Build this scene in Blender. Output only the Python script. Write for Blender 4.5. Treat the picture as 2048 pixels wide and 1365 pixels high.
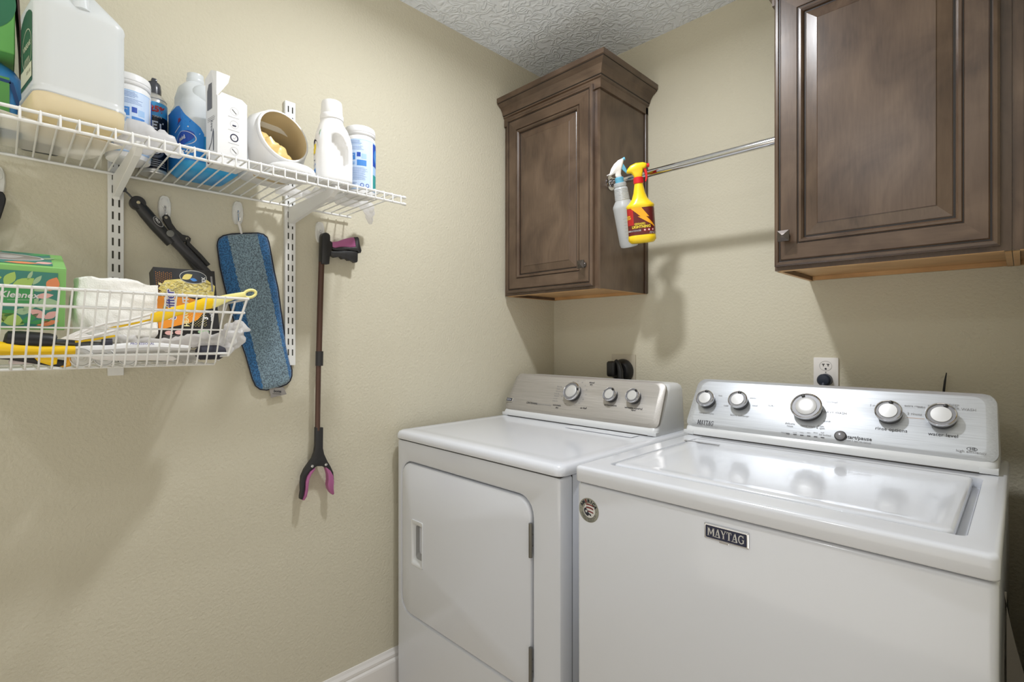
import bpy, bmesh, math, random
from mathutils import Vector, Matrix, noise
random.seed(7)
for o in list(bpy.data.objects): bpy.data.objects.remove(o)
S = bpy.context.scene
COL = S.collection
# ---------------- camera ----------------
CAM = Vector((1.572, -1.854, 1.223)); FPX = 1021.0; YAW = math.radians(45)
cd = bpy.data.cameras.new('camera'); cam = bpy.data.objects.new('camera', cd); COL.objects.link(cam)
cam.location = CAM; cam.rotation_euler = (math.pi/2, 0, YAW)
cd.sensor_width = 36; cd.lens = FPX/2048*36; cd.clip_start = 0.02; cd.clip_end = 50
S.camera = cam
# ---------------- colour management, world ----------------
S.view_settings.view_transform = 'Standard'; S.view_settings.look = 'None'
S.view_settings.gamma = 1; S.view_settings.use_curve_mapping = False
S.view_settings.exposure = -0.13
W = bpy.data.worlds.new('world'); S.world = W; W.use_nodes = True
W.node_tree.nodes['Background'].inputs[0].default_value = (1.0, 0.94, 0.83, 1)
W.node_tree.nodes['Background'].inputs[1].default_value = 0.62
_tc = W.node_tree.nodes.new('ShaderNodeTexCoord'); _sp = W.node_tree.nodes.new('ShaderNodeSeparateXYZ'); _mr = W.node_tree.nodes.new('ShaderNodeMapRange')
W.node_tree.links.new(_tc.outputs['Generated'], _sp.inputs[0]); W.node_tree.links.new(_sp.outputs[2], _mr.inputs[0])
_mr.inputs[1].default_value = -.5; _mr.inputs[2].default_value = .2; _mr.inputs[3].default_value = 2.3; _mr.inputs[4].default_value = .34  # lower half of the world made brighter as added fill for the ceiling
W.node_tree.links.new(_mr.outputs[0], W.node_tree.nodes['Background'].inputs[1])
LAMP_POS = (0.76, -0.98, 2.425); LAMP_R = 0.052
ld = bpy.data.lights.new('ceiling_lamp_light', 'AREA'); ld.shape = 'DISK'; ld.size = 2*LAMP_R; ld.energy = 15.5; ld.color = (.955, .98, 1.02); ld.spread = math.radians(170)
lo_ = bpy.data.objects.new('ceiling_lamp_light', ld); COL.objects.link(lo_); lo_.location = LAMP_POS
FILL_LAMP_POS = (0.95, -2.75, 2.425)  # unseen lamp added to lift the lower left wall
ld2 = ld.copy(); ld2.energy = 6.5; ld2.spread = math.radians(175); lo2_ = bpy.data.objects.new('ceiling_lamp_light', ld2); COL.objects.link(lo2_); lo2_.location = FILL_LAMP_POS

def lin(c):
    c = c/255.0
    return c/12.92 if c <= 0.04045 else ((c+0.055)/1.055)**2.4
def rgb(r, g, b): return (lin(r), lin(g), lin(b), 1)
FW = Vector((-math.sin(YAW), math.cos(YAW), 0)); RT = Vector((math.cos(YAW), math.sin(YAW), 0))
def at(u, v, ax, val):
    """point of the plane ax=val seen at photograph pixel u,v (measuring aid)"""
    r = FW + RT*((u-1024)/FPX) + Vector((0, 0, (682.5-v)/FPX))
    i = 'xyz'.index(ax); t = (val-CAM[i])/r[i]
    return CAM + r*t
def at_plane(u, v, p0, n):
    r = FW + RT*((u-1024)/FPX) + Vector((0, 0, (682.5-v)/FPX))
    t = (Vector(p0)-CAM).dot(n)/r.dot(n)
    return CAM + r*t

# ---------------- materials ----------------
MATS = {}
def newmat(name):
    m = bpy.data.materials.new(name); m.use_nodes = True
    nt = m.node_tree; b = nt.nodes['Principled BSDF']; MATS[name] = m
    return m, nt, b
def M(name, c, rough=0.5, metal=0.0, bump=None, coat=0.0, spec=0.5, aniso=0.0, sss=0.0, sheen=0.0):
    if name in MATS: return MATS[name]
    m, nt, b = newmat(name)
    b.inputs['Base Color'].default_value = rgb(*c); b.inputs['Roughness'].default_value = rough
    b.inputs['Metallic'].default_value = metal; b.inputs['Coat Weight'].default_value = coat
    b.inputs['Specular IOR Level'].default_value = spec; b.inputs['Anisotropic'].default_value = aniso
    if sheen: b.inputs['Sheen Weight'].default_value = sheen
    if sss:
        b.inputs['Subsurface Weight'].default_value = sss; b.inputs['Subsurface Scale'].default_value = 0.01
    if bump:
        tc = nt.nodes.new('ShaderNodeTexCoord'); n = nt.nodes.new('ShaderNodeTexNoise')
        n.inputs['Scale'].default_value = bump[0]; n.inputs['Detail'].default_value = 3
        bp = nt.nodes.new('ShaderNodeBump'); bp.inputs['Strength'].default_value = bump[1]; bp.inputs['Distance'].default_value = bump[2] if len(bump) > 2 else 0.001
        nt.links.new(tc.outputs['Object'], n.inputs['Vector']); nt.links.new(n.outputs['Fac'], bp.inputs['Height'])
        nt.links.new(bp.outputs['Normal'], b.inputs['Normal'])
    return m
def clear(name, c, fac=0.45, rough=0.3, trans=0.0):
    """see-through plastic: part transparent, part milky"""
    if name in MATS: return MATS[name]
    m, nt, b = newmat(name)
    b.inputs['Base Color'].default_value = rgb(*c); b.inputs['Roughness'].default_value = rough
    out = nt.nodes['Material Output']; last = b.outputs[0]
    if trans:
        t = nt.nodes.new('ShaderNodeBsdfTranslucent'); t.inputs[0].default_value = rgb(*c)
        mx = nt.nodes.new('ShaderNodeMixShader'); mx.inputs[0].default_value = trans
        nt.links.new(last, mx.inputs[1]); nt.links.new(t.outputs[0], mx.inputs[2]); last = mx.outputs[0]
    if fac:
        tr = nt.nodes.new('ShaderNodeBsdfTransparent'); mx = nt.nodes.new('ShaderNodeMixShader'); mx.inputs[0].default_value = fac
        nt.links.new(last, mx.inputs[1]); nt.links.new(tr.outputs[0], mx.inputs[2]); last = mx.outputs[0]
    nt.links.new(last, out.inputs[0])
    return m
def jugmat(name, c, level, lo=.85, hi=.2):
    m = clear(name, c, hi, .28, .25); nt = m.node_tree
    mx = [n for n in nt.nodes if n.type == 'MIX_SHADER' and n.inputs[0].default_value == nt.nodes['Mix Shader.001'].inputs[0].default_value][-1]
    mx = nt.nodes['Mix Shader.001']
    tc = nt.nodes.new('ShaderNodeTexCoord'); sp = nt.nodes.new('ShaderNodeSeparateXYZ'); mr = nt.nodes.new('ShaderNodeMapRange')
    nt.links.new(tc.outputs['Object'], sp.inputs[0]); nt.links.new(sp.outputs[2], mr.inputs[0]); nt.links.new(mr.outputs[0], mx.inputs[0])
    mr.inputs[1].default_value = level-.001; mr.inputs[2].default_value = level+.003; mr.inputs[3].default_value = lo; mr.inputs[4].default_value = hi
    return m
def wood(name, horiz=None, dark=(64,48,37), mid=(85,67,53), light=(102,83,67), rough=0.31, sc=1.0):
    m, nt, b = newmat(name); L = nt.links.new
    tc = nt.nodes.new('ShaderNodeTexCoord'); mp = nt.nodes.new('ShaderNodeMapping')
    mp.inputs['Scale'].default_value = {None: (1, 1, .09), 'x': (.09, 1, 1), 'y': (1, .09, 1)}[horiz]
    n1 = nt.nodes.new('ShaderNodeTexNoise'); n1.inputs['Scale'].default_value = 170*sc; n1.inputs['Detail'].default_value = 5; n1.inputs['Distortion'].default_value = .3
    n2 = nt.nodes.new('ShaderNodeTexNoise'); n2.inputs['Scale'].default_value = 7; n2.inputs['Detail'].default_value = 4; n2.inputs['Distortion'].default_value = 1.2
    mp2 = nt.nodes.new('ShaderNodeMapping'); mp2.inputs['Scale'].default_value = {None: (1, 1, .7), 'x': (.7, 1, 1), 'y': (1, .7, 1)}[horiz]
    ad = nt.nodes.new('ShaderNodeMix'); ad.inputs[0].default_value = .80
    cr = nt.nodes.new('ShaderNodeValToRGB'); e = cr.color_ramp.elements
    e[0].position = .34; e[0].color = rgb(*dark); e[1].position = .68; e[1].color = rgb(*light)
    k = e.new(.5); k.color = rgb(*mid)
    L(tc.outputs['Object'], mp.inputs[0]); L(tc.outputs['Object'], mp2.inputs[0]); L(mp.outputs[0], n1.inputs['Vector']); L(mp2.outputs[0], n2.inputs['Vector'])
    L(n1.outputs['Fac'], ad.inputs[2]); L(n2.outputs['Fac'], ad.inputs[3]); L(ad.outputs[0], cr.inputs[0]); L(cr.outputs[0], b.inputs['Base Color'])
    bp = nt.nodes.new('ShaderNodeBump'); bp.inputs['Strength'].default_value = .12; bp.inputs['Distance'].default_value = .0006
    L(n1.outputs['Fac'], bp.inputs['Height']); L(bp.outputs[0], b.inputs['Normal'])
    b.inputs['Roughness'].default_value = rough; b.inputs['Coat Weight'].default_value = .25; b.inputs['Coat Roughness'].default_value = .28
    return m
def wallmat(name, c, sc, st, dist, distortion=0.0, rough=.75, ceiling=False):
    m, nt, b = newmat(name); L = nt.links.new
    tc = nt.nodes.new('ShaderNodeTexCoord'); n = nt.nodes.new('ShaderNodeTexNoise')
    n.inputs['Scale'].default_value = sc; n.inputs['Detail'].default_value = 1.2 if ceiling else 3; n.inputs['Distortion'].default_value = distortion
    L(tc.outputs['Object'], n.inputs['Vector']); h = n.outputs['Fac']
    if ceiling:
        r = nt.nodes.new('ShaderNodeMath'); r.operation = 'SUBTRACT'; r.inputs[1].default_value = .5; L(h, r.inputs[0])
        a = nt.nodes.new('ShaderNodeMath'); a.operation = 'ABSOLUTE'; L(r.outputs[0], a.inputs[0])
        q = nt.nodes.new('ShaderNodeMapRange'); q.inputs[1].default_value = 0; q.inputs[2].default_value = .13; q.inputs[3].default_value = 1; q.inputs[4].default_value = 0
        L(a.outputs[0], q.inputs[0]); h = q.outputs[0]
    bp = nt.nodes.new('ShaderNodeBump'); bp.inputs['Strength'].default_value = st; bp.inputs['Distance'].default_value = dist
    L(h, bp.inputs['Height']); L(bp.outputs[0], b.inputs['Normal'])
    b.inputs['Base Color'].default_value = rgb(*c); b.inputs['Roughness'].default_value = rough; b.inputs['Specular IOR Level'].default_value = .25
    return m
def brushed(name, c, rough=.3):
    m, nt, b = newmat(name); L = nt.links.new
    tc = nt.nodes.new('ShaderNodeTexCoord'); mp = nt.nodes.new('ShaderNodeMapping'); mp.inputs['Scale'].default_value = (6, 400, 400)
    n = nt.nodes.new('ShaderNodeTexNoise'); n.inputs['Scale'].default_value = 1.6; n.inputs['Detail'].default_value = 4
    L(tc.outputs['Object'], mp.inputs[0]); L(mp.outputs[0], n.inputs['Vector'])
    cr = nt.nodes.new('ShaderNodeValToRGB'); e = cr.color_ramp.elements; e[0].position = .3; e[1].position = .7
    e[0].color = rgb(*[x-12 for x in c]); e[1].color = rgb(*[min(255, x+8) for x in c])
    L(n.outputs['Fac'], cr.inputs[0]); L(cr.outputs[0], b.inputs['Base Color'])
    b.inputs['Metallic'].default_value = .5; b.inputs['Roughness'].default_value = rough+.08; b.inputs['Anisotropic'].default_value = .4
    return m

m_wall = wallmat('beige orange peel paint', (204, 198, 178), 120, .8, .0024)
m_ceil = wallmat('stomped white ceiling', (238, 244, 252), 24, .55, .006, 1.4, ceiling=True)
m_floor = M('tan tile', (205, 195, 180), .4)
m_white = M('white trim paint', (232, 229, 226), .35)
m_wood = wood('stained maple vertical'); m_woodh = wood('stained maple horizontal', 'x'); m_woody = wood('stained maple depth', 'y')
m_glaze_shade = M('dark glaze and crease shade', (30, 22, 18), .4)
m_raw = wood('natural birch', 'x', (176,134,84), (196,152,100), (210,170,118), .55, .4)
m_enamel = M('white enamel', (218, 221, 228), .16, coat=.3)
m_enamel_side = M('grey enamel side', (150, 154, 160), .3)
m_plastic = M('white plastic', (219, 221, 223), .3)
m_steel = brushed('brushed steel', (202, 206, 212), .3)
m_dsteel = brushed('brushed steel warm', (182, 178, 173), .34)
m_chrome = M('chrome', (215, 215, 218), .08, 1)
m_nickel = M('dark pewter', (96, 90, 86), .3, .9)
m_black = M('black plastic', (24, 24, 26), .4)
m_dgrey = M('dark grey plastic', (62, 63, 66), .4)
m_seam = M('painted seam shadow', (60, 58, 56), .7)  # dark strips laid in the panel gaps in place of shadow
m_wire = M('white coated wire', (226, 226, 224), .3)
m_ink = M('dark print', (50, 50, 56), .5)
m_fink = M('faint print', (140, 140, 142), .5)
m_navy = M('navy', (24, 30, 62), .3)
m_red = M('red print', (170, 40, 40), .4)
m_galv = M('galvanised steel', (190, 182, 164), .5, .15, bump=(300, .4))

# ---------------- mesh helpers ----------------
def mkmesh(name, verts, faces, mats, fm=None, smooth=True, angle=35):
    me = bpy.data.meshes.new(name); me.from_pydata([tuple(v) for v in verts], [], faces); me.update()
    if not isinstance(mats, (list, tuple)): mats = [mats]
    for m in mats: me.materials.append(m)
    if fm:
        for p, i in zip(me.polygons, fm): p.material_index = i
    if smooth:
        for p in me.polygons: p.use_smooth = True
        me.set_sharp_from_angle(angle=math.radians(angle))
    return me
def recalc(me):
    bm = bmesh.new(); bm.from_mesh(me); bmesh.ops.recalc_face_normals(bm, faces=bm.faces); bm.to_mesh(me); bm.free()
class G:
    """geometry collector: verts/faces in thing space"""
    def __init__(s): s.v = []; s.f = []; s.m = []
    def add(s, vs, fs, mi=0):
        n = len(s.v); s.v += [Vector(q) for q in vs]; s.f += [tuple(i+n for i in f) for f in fs]; s.m += [mi]*len(fs); return s
    def box(s, x0, x1, y0, y1, z0, z1, mi=0):
        vs = [(x, y, z) for z in (z0, z1) for y in (y0, y1) for x in (x0, x1)]
        return s.add(vs, [(0,2,3,1), (4,5,7,6), (0,1,5,4), (2,6,7,3), (0,4,6,2), (1,3,7,5)], mi)
    def bbox(s, x0, x1, y0, y1, z0, z1, b=.002, seg=2, mi=0):
        bm = bmesh.new(); bmesh.ops.create_cube(bm, size=1)
        for v in bm.verts: v.co = Vector(((x0+x1)/2+v.co.x*(x1-x0), (y0+y1)/2+v.co.y*(y1-y0), (z0+z1)/2+v.co.z*(z1-z0)))
        bmesh.ops.bevel(bm, geom=bm.edges[:], offset=b, segments=seg, affect='EDGES', profile=.5)
        bm.verts.index_update(); s.add([v.co.copy() for v in bm.verts], [[v.index for v in f.verts] for f in bm.faces], mi); bm.free(); return s
    def loft(s, rings, c0=True, c1=True, mi=0, closed=True, fmi=None):
        n = len(rings[0]); vs = [p for r in rings for p in r]; fs = []; mm = []
        for k in range(len(rings)-1):
            for i in range(n if closed else n-1):
                j = (i+1) % n; fs.append((k*n+i, k*n+j, (k+1)*n+j, (k+1)*n+i)); mm.append(fmi(k, i) if fmi else mi)
        if c0: fs.append(tuple(range(n-1, -1, -1))); mm.append(fmi(-1, 0) if fmi else mi)
        if c1: fs.append(tuple((len(rings)-1)*n+i for i in range(n))); mm.append(fmi(len(rings), 0) if fmi else mi)
        b = len(s.v); s.v += [Vector(q) for q in vs]; s.f += [tuple(i+b for i in f) for f in fs]; s.m += mm; return s
    def tube(s, pts, r, n=8, mi=0, cap=True):
        pts = [Vector(p) for p in pts]; rr_ = r if isinstance(r, (list, tuple)) else [r]*len(pts); rings = []
        up = None
        for i, p in enumerate(pts):
            t = (pts[min(i+1, len(pts)-1)]-pts[max(i-1, 0)]).normalized()
            if up is None:
                up = Vector((0, 0, 1)) if abs(t.z) < .9 else Vector((1, 0, 0))
            a = t.cross(up)
            if a.length < 1e-4: a = t.orthogonal()
            a.normalize(); b = a.cross(t).normalized(); up = b
            rings.append([p+a*(rr_[i]*math.cos(2*math.pi*k/n))+b*(rr_[i]*math.sin(2*math.pi*k/n)) for k in range(n)])
        return s.loft(rings, cap, cap, mi)
    def lathe(s, prof, c=(0, 0, 0), ax=(0, 0, 1), n=32, mi=0, c0=True, c1=True, sx=1, sy=1, fmi=None):
        ax = Vector(ax).normalized(); u = ax.orthogonal().normalized() if abs(ax.z) < .999 else Vector((1, 0, 0)); w = ax.cross(u).normalized(); c = Vector(c)
        return s.loft([[c+ax*h+u*(r*sx*math.cos(2*math.pi*k/n))+w*(r*sy*math.sin(2*math.pi*k/n)) for k in range(n)] for r, h in prof], c0, c1, mi, fmi=fmi)
    def prism(s, pts, off, mi=0, bev=0):
        """polygon pts (3D) extruded by vector off"""
        off = Vector(off); pts = [Vector(p) for p in pts]
        if bev:
            o = off.normalized(); c = sum(pts, Vector())/len(pts)
            sg = 1 if sum((pts[i-1]-c).cross(pts[i]-c).dot(o) for i in range(len(pts))) > 0 else -1
            ins = []
            for i, p in enumerate(pts):
                e1 = (p-pts[i-1]).normalized(); e2 = (pts[(i+1) % len(pts)]-p).normalized()
                d = (o.cross(e1)+o.cross(e2))*sg
                ins.append(p+(d.normalized() if d.length > 1e-6 else o.cross(e1)*sg)*bev)
            return s.loft([ins, [q+o*bev*.7 for q in pts], [q+off-o*bev*.7 for q in pts], [q+off for q in ins]], True, True, mi)
        return s.loft([pts, [p+off for p in pts]], True, True, mi)
    def mesh(s, name, mats, smooth=True, angle=35):
        me = mkmesh(name, s.v, s.f, mats, s.m, False); recalc(me)
        if smooth:
            for p in me.polygons: p.use_smooth = True
            me.set_sharp_from_angle(angle=math.radians(angle))
        return me
def rr(x0, x1, y0, y1, r, z=0, seg=6, fn=None):
    """rounded rectangle ring, 4*(seg+1) points ccw"""
    r = max(1e-5, min(r, (x1-x0)/2-1e-5, (y1-y0)/2-1e-5)); P = []
    for cx, cy, a0 in ((x1-r, y1-r, 0), (x0+r, y1-r, 90), (x0+r, y0+r, 180), (x1-r, y0+r, 270)):
        for k in range(seg+1):
            a = math.radians(a0+90*k/seg); P.append((cx+r*math.cos(a), cy+r*math.sin(a)))
    return [fn(a, b) if fn else Vector((a, b, z)) for a, b in P]
def thing(name, label, cat, loc=(0, 0, 0), rotz=0, group=None, rot=None):
    o = bpy.data.objects.new(name, None); COL.objects.link(o); o.empty_display_size = .05
    o.location = loc; o.rotation_euler = rot if rot else (0, 0, rotz); o['label'] = label; o['category'] = cat
    if group: o['group'] = group
    return o
def part(parent, name, g, mats, world=False, smooth=True, angle=35, label=None):
    if world:
        T = parent; off = Vector((0, 0, 0))
        while T is not None: off += T.location; T = T.parent
        g.v = [q-off for q in g.v]
    o = bpy.data.objects.new(name, g.mesh(name, mats, smooth, angle)); COL.objects.link(o); o.parent = parent
    if label: o['label'] = label
    return o
def single(name, label, cat, g, mats, group=None, smooth=True, angle=35, loc=None):
    if loc is None:
        xs = [q.x for q in g.v]; ys = [q.y for q in g.v]; zs = [q.z for q in g.v]
        loc = Vector(((min(xs)+max(xs))/2, (min(ys)+max(ys))/2, min(zs)))
    g.v = [q-Vector(loc) for q in g.v]
    o = bpy.data.objects.new(name, g.mesh(name, mats, smooth, angle)); COL.objects.link(o); o.location = loc
    o['label'] = label; o['category'] = cat
    if group: o['group'] = group
    return o
def struct(name, g, mats, label=None, smooth=False):
    o = bpy.data.objects.new(name, g.mesh(name, mats, smooth)); COL.objects.link(o); o['kind'] = 'structure'
    return o
def dup(root, loc, label=None, rot=None):
    r = root.copy(); COL.objects.link(r); r.location = loc
    if rot is not None: r.rotation_euler = rot
    if label: r['label'] = label
    for ch in list(root.children):
        c = ch.copy(); COL.objects.link(c); c.parent = r
        for g in list(ch.children):
            d = g.copy(); COL.objects.link(d); d.parent = c
    return r

# ---------------- printed graphics ----------------
_tcache = {}
def textpolys(s, bold=0.0, res=2):
    k = (s, bold)
    if k in _tcache: return _tcache[k]
    cu = bpy.data.curves.new('t', 'FONT'); cu.body = s; cu.size = 1; cu.resolution_u = res; cu.offset = bold; cu.align_x = 'CENTER'; cu.align_y = 'CENTER'; cu.fill_mode = 'FRONT'
    ob = bpy.data.objects.new('t', cu); COL.objects.link(ob)
    dg = bpy.context.evaluated_depsgraph_get(); me = bpy.data.meshes.new_from_object(ob.evaluated_get(dg))
    vs = [(v.co.x, v.co.y) for v in me.vertices]; fs = [tuple(p.vertices) for p in me.polygons]
    bpy.data.objects.remove(ob); bpy.data.meshes.remove(me); bpy.data.curves.remove(cu)
    _tcache[k] = (vs, fs); return _tcache[k]
class Print:
    def __init__(s, fmap, sub=0.0): s.f = fmap; s.v = []; s.faces = []; s.mi = []; s.mats = []; s.sub = sub
    def _m(s, m):
        if m not in s.mats: s.mats.append(m)
        return s.mats.index(m)
    def raw(s, vs, fs, m, lay):
        n = len(s.v); s.v += [s.f(a, b, .0004+.00025*lay) for a, b in vs]; s.faces += [tuple(i+n for i in f) for f in fs]; s.mi += [s._m(m)]*len(fs)
    def grid(s, x0, x1, y0, y1, m, lay=0):
        nx = max(1, int(abs(x1-x0)/s.sub+.99)) if s.sub else 1; ny = 1 if not s.sub else max(1, int(abs(y1-y0)/(s.sub*3)+.99))
        vs = [(x0+(x1-x0)*i/nx, y0+(y1-y0)*j/ny) for j in range(ny+1) for i in range(nx+1)]
        fs = [(j*(nx+1)+i, j*(nx+1)+i+1, (j+1)*(nx+1)+i+1, (j+1)*(nx+1)+i) for j in range(ny) for i in range(nx)]
        s.raw(vs, fs, m, lay); return s
    def poly(s, pts, m, lay=1):
        bm = bmesh.new(); f = bm.faces.new([bm.verts.new((a, b, 0)) for a, b in pts]); bmesh.ops.triangulate(bm, faces=[f])
        if s.sub:
            for _ in range(4):
                es = [e for e in bm.edges if e.calc_length() > s.sub*1.5]
                if not es: break
                bmesh.ops.subdivide_edges(bm, edges=es, cuts=1); bmesh.ops.triangulate(bm, faces=bm.faces[:])
        bm.verts.index_update(); s.raw([(v.co.x, v.co.y) for v in bm.verts], [tuple(v.index for v in f.verts) for f in bm.faces], m, lay); bm.free(); return s
    def ell(s, x, y, rx, ry, m, lay=1, n=24, rot=0):
        c, q = math.cos(rot), math.sin(rot)
        return s.poly([(x+rx*math.cos(t)*c-ry*math.sin(t)*q, y+rx*math.cos(t)*q+ry*math.sin(t)*c) for t in [2*math.pi*k/n for k in range(n)]], m, lay)
    def leaf(s, x, y, l, w, a, m, lay=1):
        P = [(l*(k/6-.5), w*math.sin(math.pi*k/6)/2) for k in range(7)]+[(l*(.5-k/6), -w*math.sin(math.pi*k/6)/2) for k in range(1, 6)]
        c, q = math.cos(a), math.sin(a)
        return s.poly([(x+px*c-py*q, y+px*q+py*c) for px, py in P], m, lay)
    def ring(s, x, y, r, w, m, lay=1, n=24, ry=None):
        k = (ry or r)/r
        vs = [(x+(r-w*j)*math.cos(2*math.pi*i/n), y+(r-w*j)*k*math.sin(2*math.pi*i/n)) for i in range(n) for j in (0, 1)]
        s.raw(vs, [(2*i, 2*i+1, (2*i+3) % (2*n), (2*i+2) % (2*n)) for i in range(n)], m, lay); return s
    def line(s, pts, w, m, lay=1):
        for (a, b), (c, d) in zip(pts[:-1], pts[1:]):
            L = math.hypot(c-a, d-b) or 1; nx, ny = -(d-b)/L*w/2, (c-a)/L*w/2
            s.raw([(a+nx, b+ny), (c+nx, d+ny), (c-nx, d-ny), (a-nx, b-ny)], [(0, 3, 2, 1)], m, lay)
        return s
    def text(s, t, x, y, size, m, lay=2, bold=0.0, sx=1.0, rot=0, shear=0.0):
        vs, fs = textpolys(t, bold); c, q = math.cos(rot), math.sin(rot)
        s.raw([(x+((a+b*shear)*sx*c-b*q)*size, y+((a+b*shear)*sx*q+b*c)*size) for a, b in vs], fs, m, lay); return s
    def lines(s, x0, x1, ys, w, m, lay=1, rag=.15):
        for y in ys: s.grid(x0, x1-(x1-x0)*random.random()*rag, y-w/2, y+w/2, m, lay)
        return s
    def serif(s, t, x, y, h, m, lay=2, sx=1.0):
        """bold slab-serif capitals, centred"""
        A = {'M': (1.05, [((.12,0),(.12,1),.17,1), ((.2,.97),(.52,.2),.15,0), ((.84,.97),(.52,.2),.1,0), ((.9,0),(.9,1),.2,1)]),
             'A': (.82, [((.1,0),(.4,1),.09,2), ((.42,1),(.7,0),.2,2), ((.22,.33),(.6,.33),.08,0)]),
             'Y': (.8, [((.4,0),(.4,.45),.18,2), ((.4,.42),(.1,1),.17,3), ((.4,.42),(.7,1),.08,3)]),
             'T': (.72, [((.36,0),(.36,1),.19,2), ((.02,.95),(.7,.95),.1,0), ((.05,.72),(.05,1),.07,0), ((.67,.72),(.67,1),.07,0)]),
             'G': (.85, None)}
        wid = sum(A[c][0]+.06 for c in t)*h*sx; cx = x-wid/2
        for c in t:
            wd, st = A[c]
            if st:
                for (a, b), (e, d), w, sf in st:
                    s.line([(cx+a*h*sx, y+(b-.5)*h), (cx+e*h*sx, y+(d-.5)*h)], w*h*sx, m, lay)
                    if sf in (1, 2): s.line([(cx+(a-.16)*h*sx, y-.47*h), (cx+(a+.16)*h*sx, y-.47*h)], .07*h, m, lay)
                    if sf == 1 or sf == 3: s.line([(cx+(e-.15)*h*sx, y+.47*h), (cx+(e+.13)*h*sx, y+.47*h)], .07*h, m, lay)
            else:
                P = [(cx+(.45+.36*math.cos(t_))*h*sx, y+.45*h*math.sin(t_)) for t_ in [math.radians(q) for q in range(40, 325, 19)]]
                s.line(P, .15*h*sx, m, lay)
                s.line([(cx+.74*h*sx, y-.38*h), (cx+.74*h*sx, y-.02*h)], .16*h*sx, m, lay); s.line([(cx+.55*h*sx, y-.03*h), (cx+.86*h*sx, y-.03*h)], .08*h, m, lay)
                s.line([(cx+.74*h*sx, y+.2*h), (cx+.74*h*sx, y+.48*h)], .07*h*sx, m, lay)
            cx += (wd+.06)*h*sx
        return s
    def build(s, parent, name, label=None):
        me = mkmesh(name, s.v, s.faces, s.mats, s.mi, False)
        o = bpy.data.objects.new(name, me); COL.objects.link(o); o.parent = parent
        if label: o['label'] = label
        return o
def pmap(o, ux, uy):
    """plane mapping: origin, x axis, y axis"""
    o = Vector(o); ux = Vector(ux).normalized(); uy = Vector(uy).normalized(); n = ux.cross(uy)
    return lambda a, b, h: o+ux*a+uy*b+n*h
def cmap(r, a0=0.0, c=(0, 0, 0), taper=None):
    """cylinder mapping around z; s runs counter-clockwise seen from above = left to right seen from outside"""
    c = Vector(c)
    def f(a, b, h):
        t = a0+a/r; q = (r if taper is None else taper(b))+h
        return c+Vector((q*math.cos(t), q*math.sin(t), b))
    return f
# ================= SETTING =================
H = 2.44; XF = 2.5; XR = 1.605; YF = -3.3
def slab(name, pts, m):
    g = G(); g.box(*pts); return struct(name, g, m)
slab('wall_left', (-.12, 0, YF, .12, 0, H), m_wall)
slab('wall_back', (0, XF, 0, .12, 0, H), m_wall)
slab('shade_wall_right', (XR, XR+.10, -1.02, .12, 0, H), m_wall)   # unseen wall, set close to shade the washer gap, cut short to admit fill
slab('ceiling', (-.12, XF, YF, .12, H, H+.1), m_ceil)
slab('floor', (-.12, XF, YF, .12, -.1, 0), m_floor)
def baseb(name, a, b, nrm):
    g = G(); a = Vector(a); b = Vector(b); n = Vector(nrm)
    prof = [(0, 0), (.015, 0), (.015, .098), (.0135, .104), (.009, .110), (.0105, .114), (.0105, .122), (.006, .131), (.004, .140), (0, .140)]
    g.loft([[p+n*x+Vector((0, 0, z)) for x, z in prof] for p in (a, b)]); return struct(name, g, m_white)
baseb('baseboard_left', (0, YF, 0), (0, -.001, 0), (1, 0, 0))
baseb('baseboard_back', (.016, 0, 0), (XR-.016, 0, 0), (0, -1, 0))
baseb('baseboard_right', (XR, -1.02, 0), (XR, -.001, 0), (-1, 0, 0))

# ---- ceiling lamp out of view, and an added fill lamp behind the camera ----
me_, nt_, b_ = newmat('lamp glass')
b_.inputs['Emission Color'].default_value = (1, .985, .97, 1); b_.inputs['Emission Strength'].default_value = 12
b_.inputs['Base Color'].default_value = (1, 1, 1, 1)
for pos_, lt_, lb_ in ((LAMP_POS, lo_, 'round white flush ceiling lamp above the dryer and washer'), (FILL_LAMP_POS, lo2_, 'added unseen fill lamp on the ceiling behind the camera')):
    L = thing('ceiling_lamp', lb_, 'lamp', (pos_[0], pos_[1], H-.001))
    g = G(); g.lathe([(.0, 0), (.105, 0), (.105, -.010), (.0, -.010)], c0=False, c1=False); part(L, 'canopy', g, m_white)
    g = G(); g.lathe([(LAMP_R*1.05, -.0101), (LAMP_R*1.03, -.0125), (LAMP_R, -.0135), (.001, -.0135)], n=32, c0=False); part(L, 'diffuser', g, me_)
    lt_.parent = L; lt_.location = (0, 0, pos_[2]-(H-.001))

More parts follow.
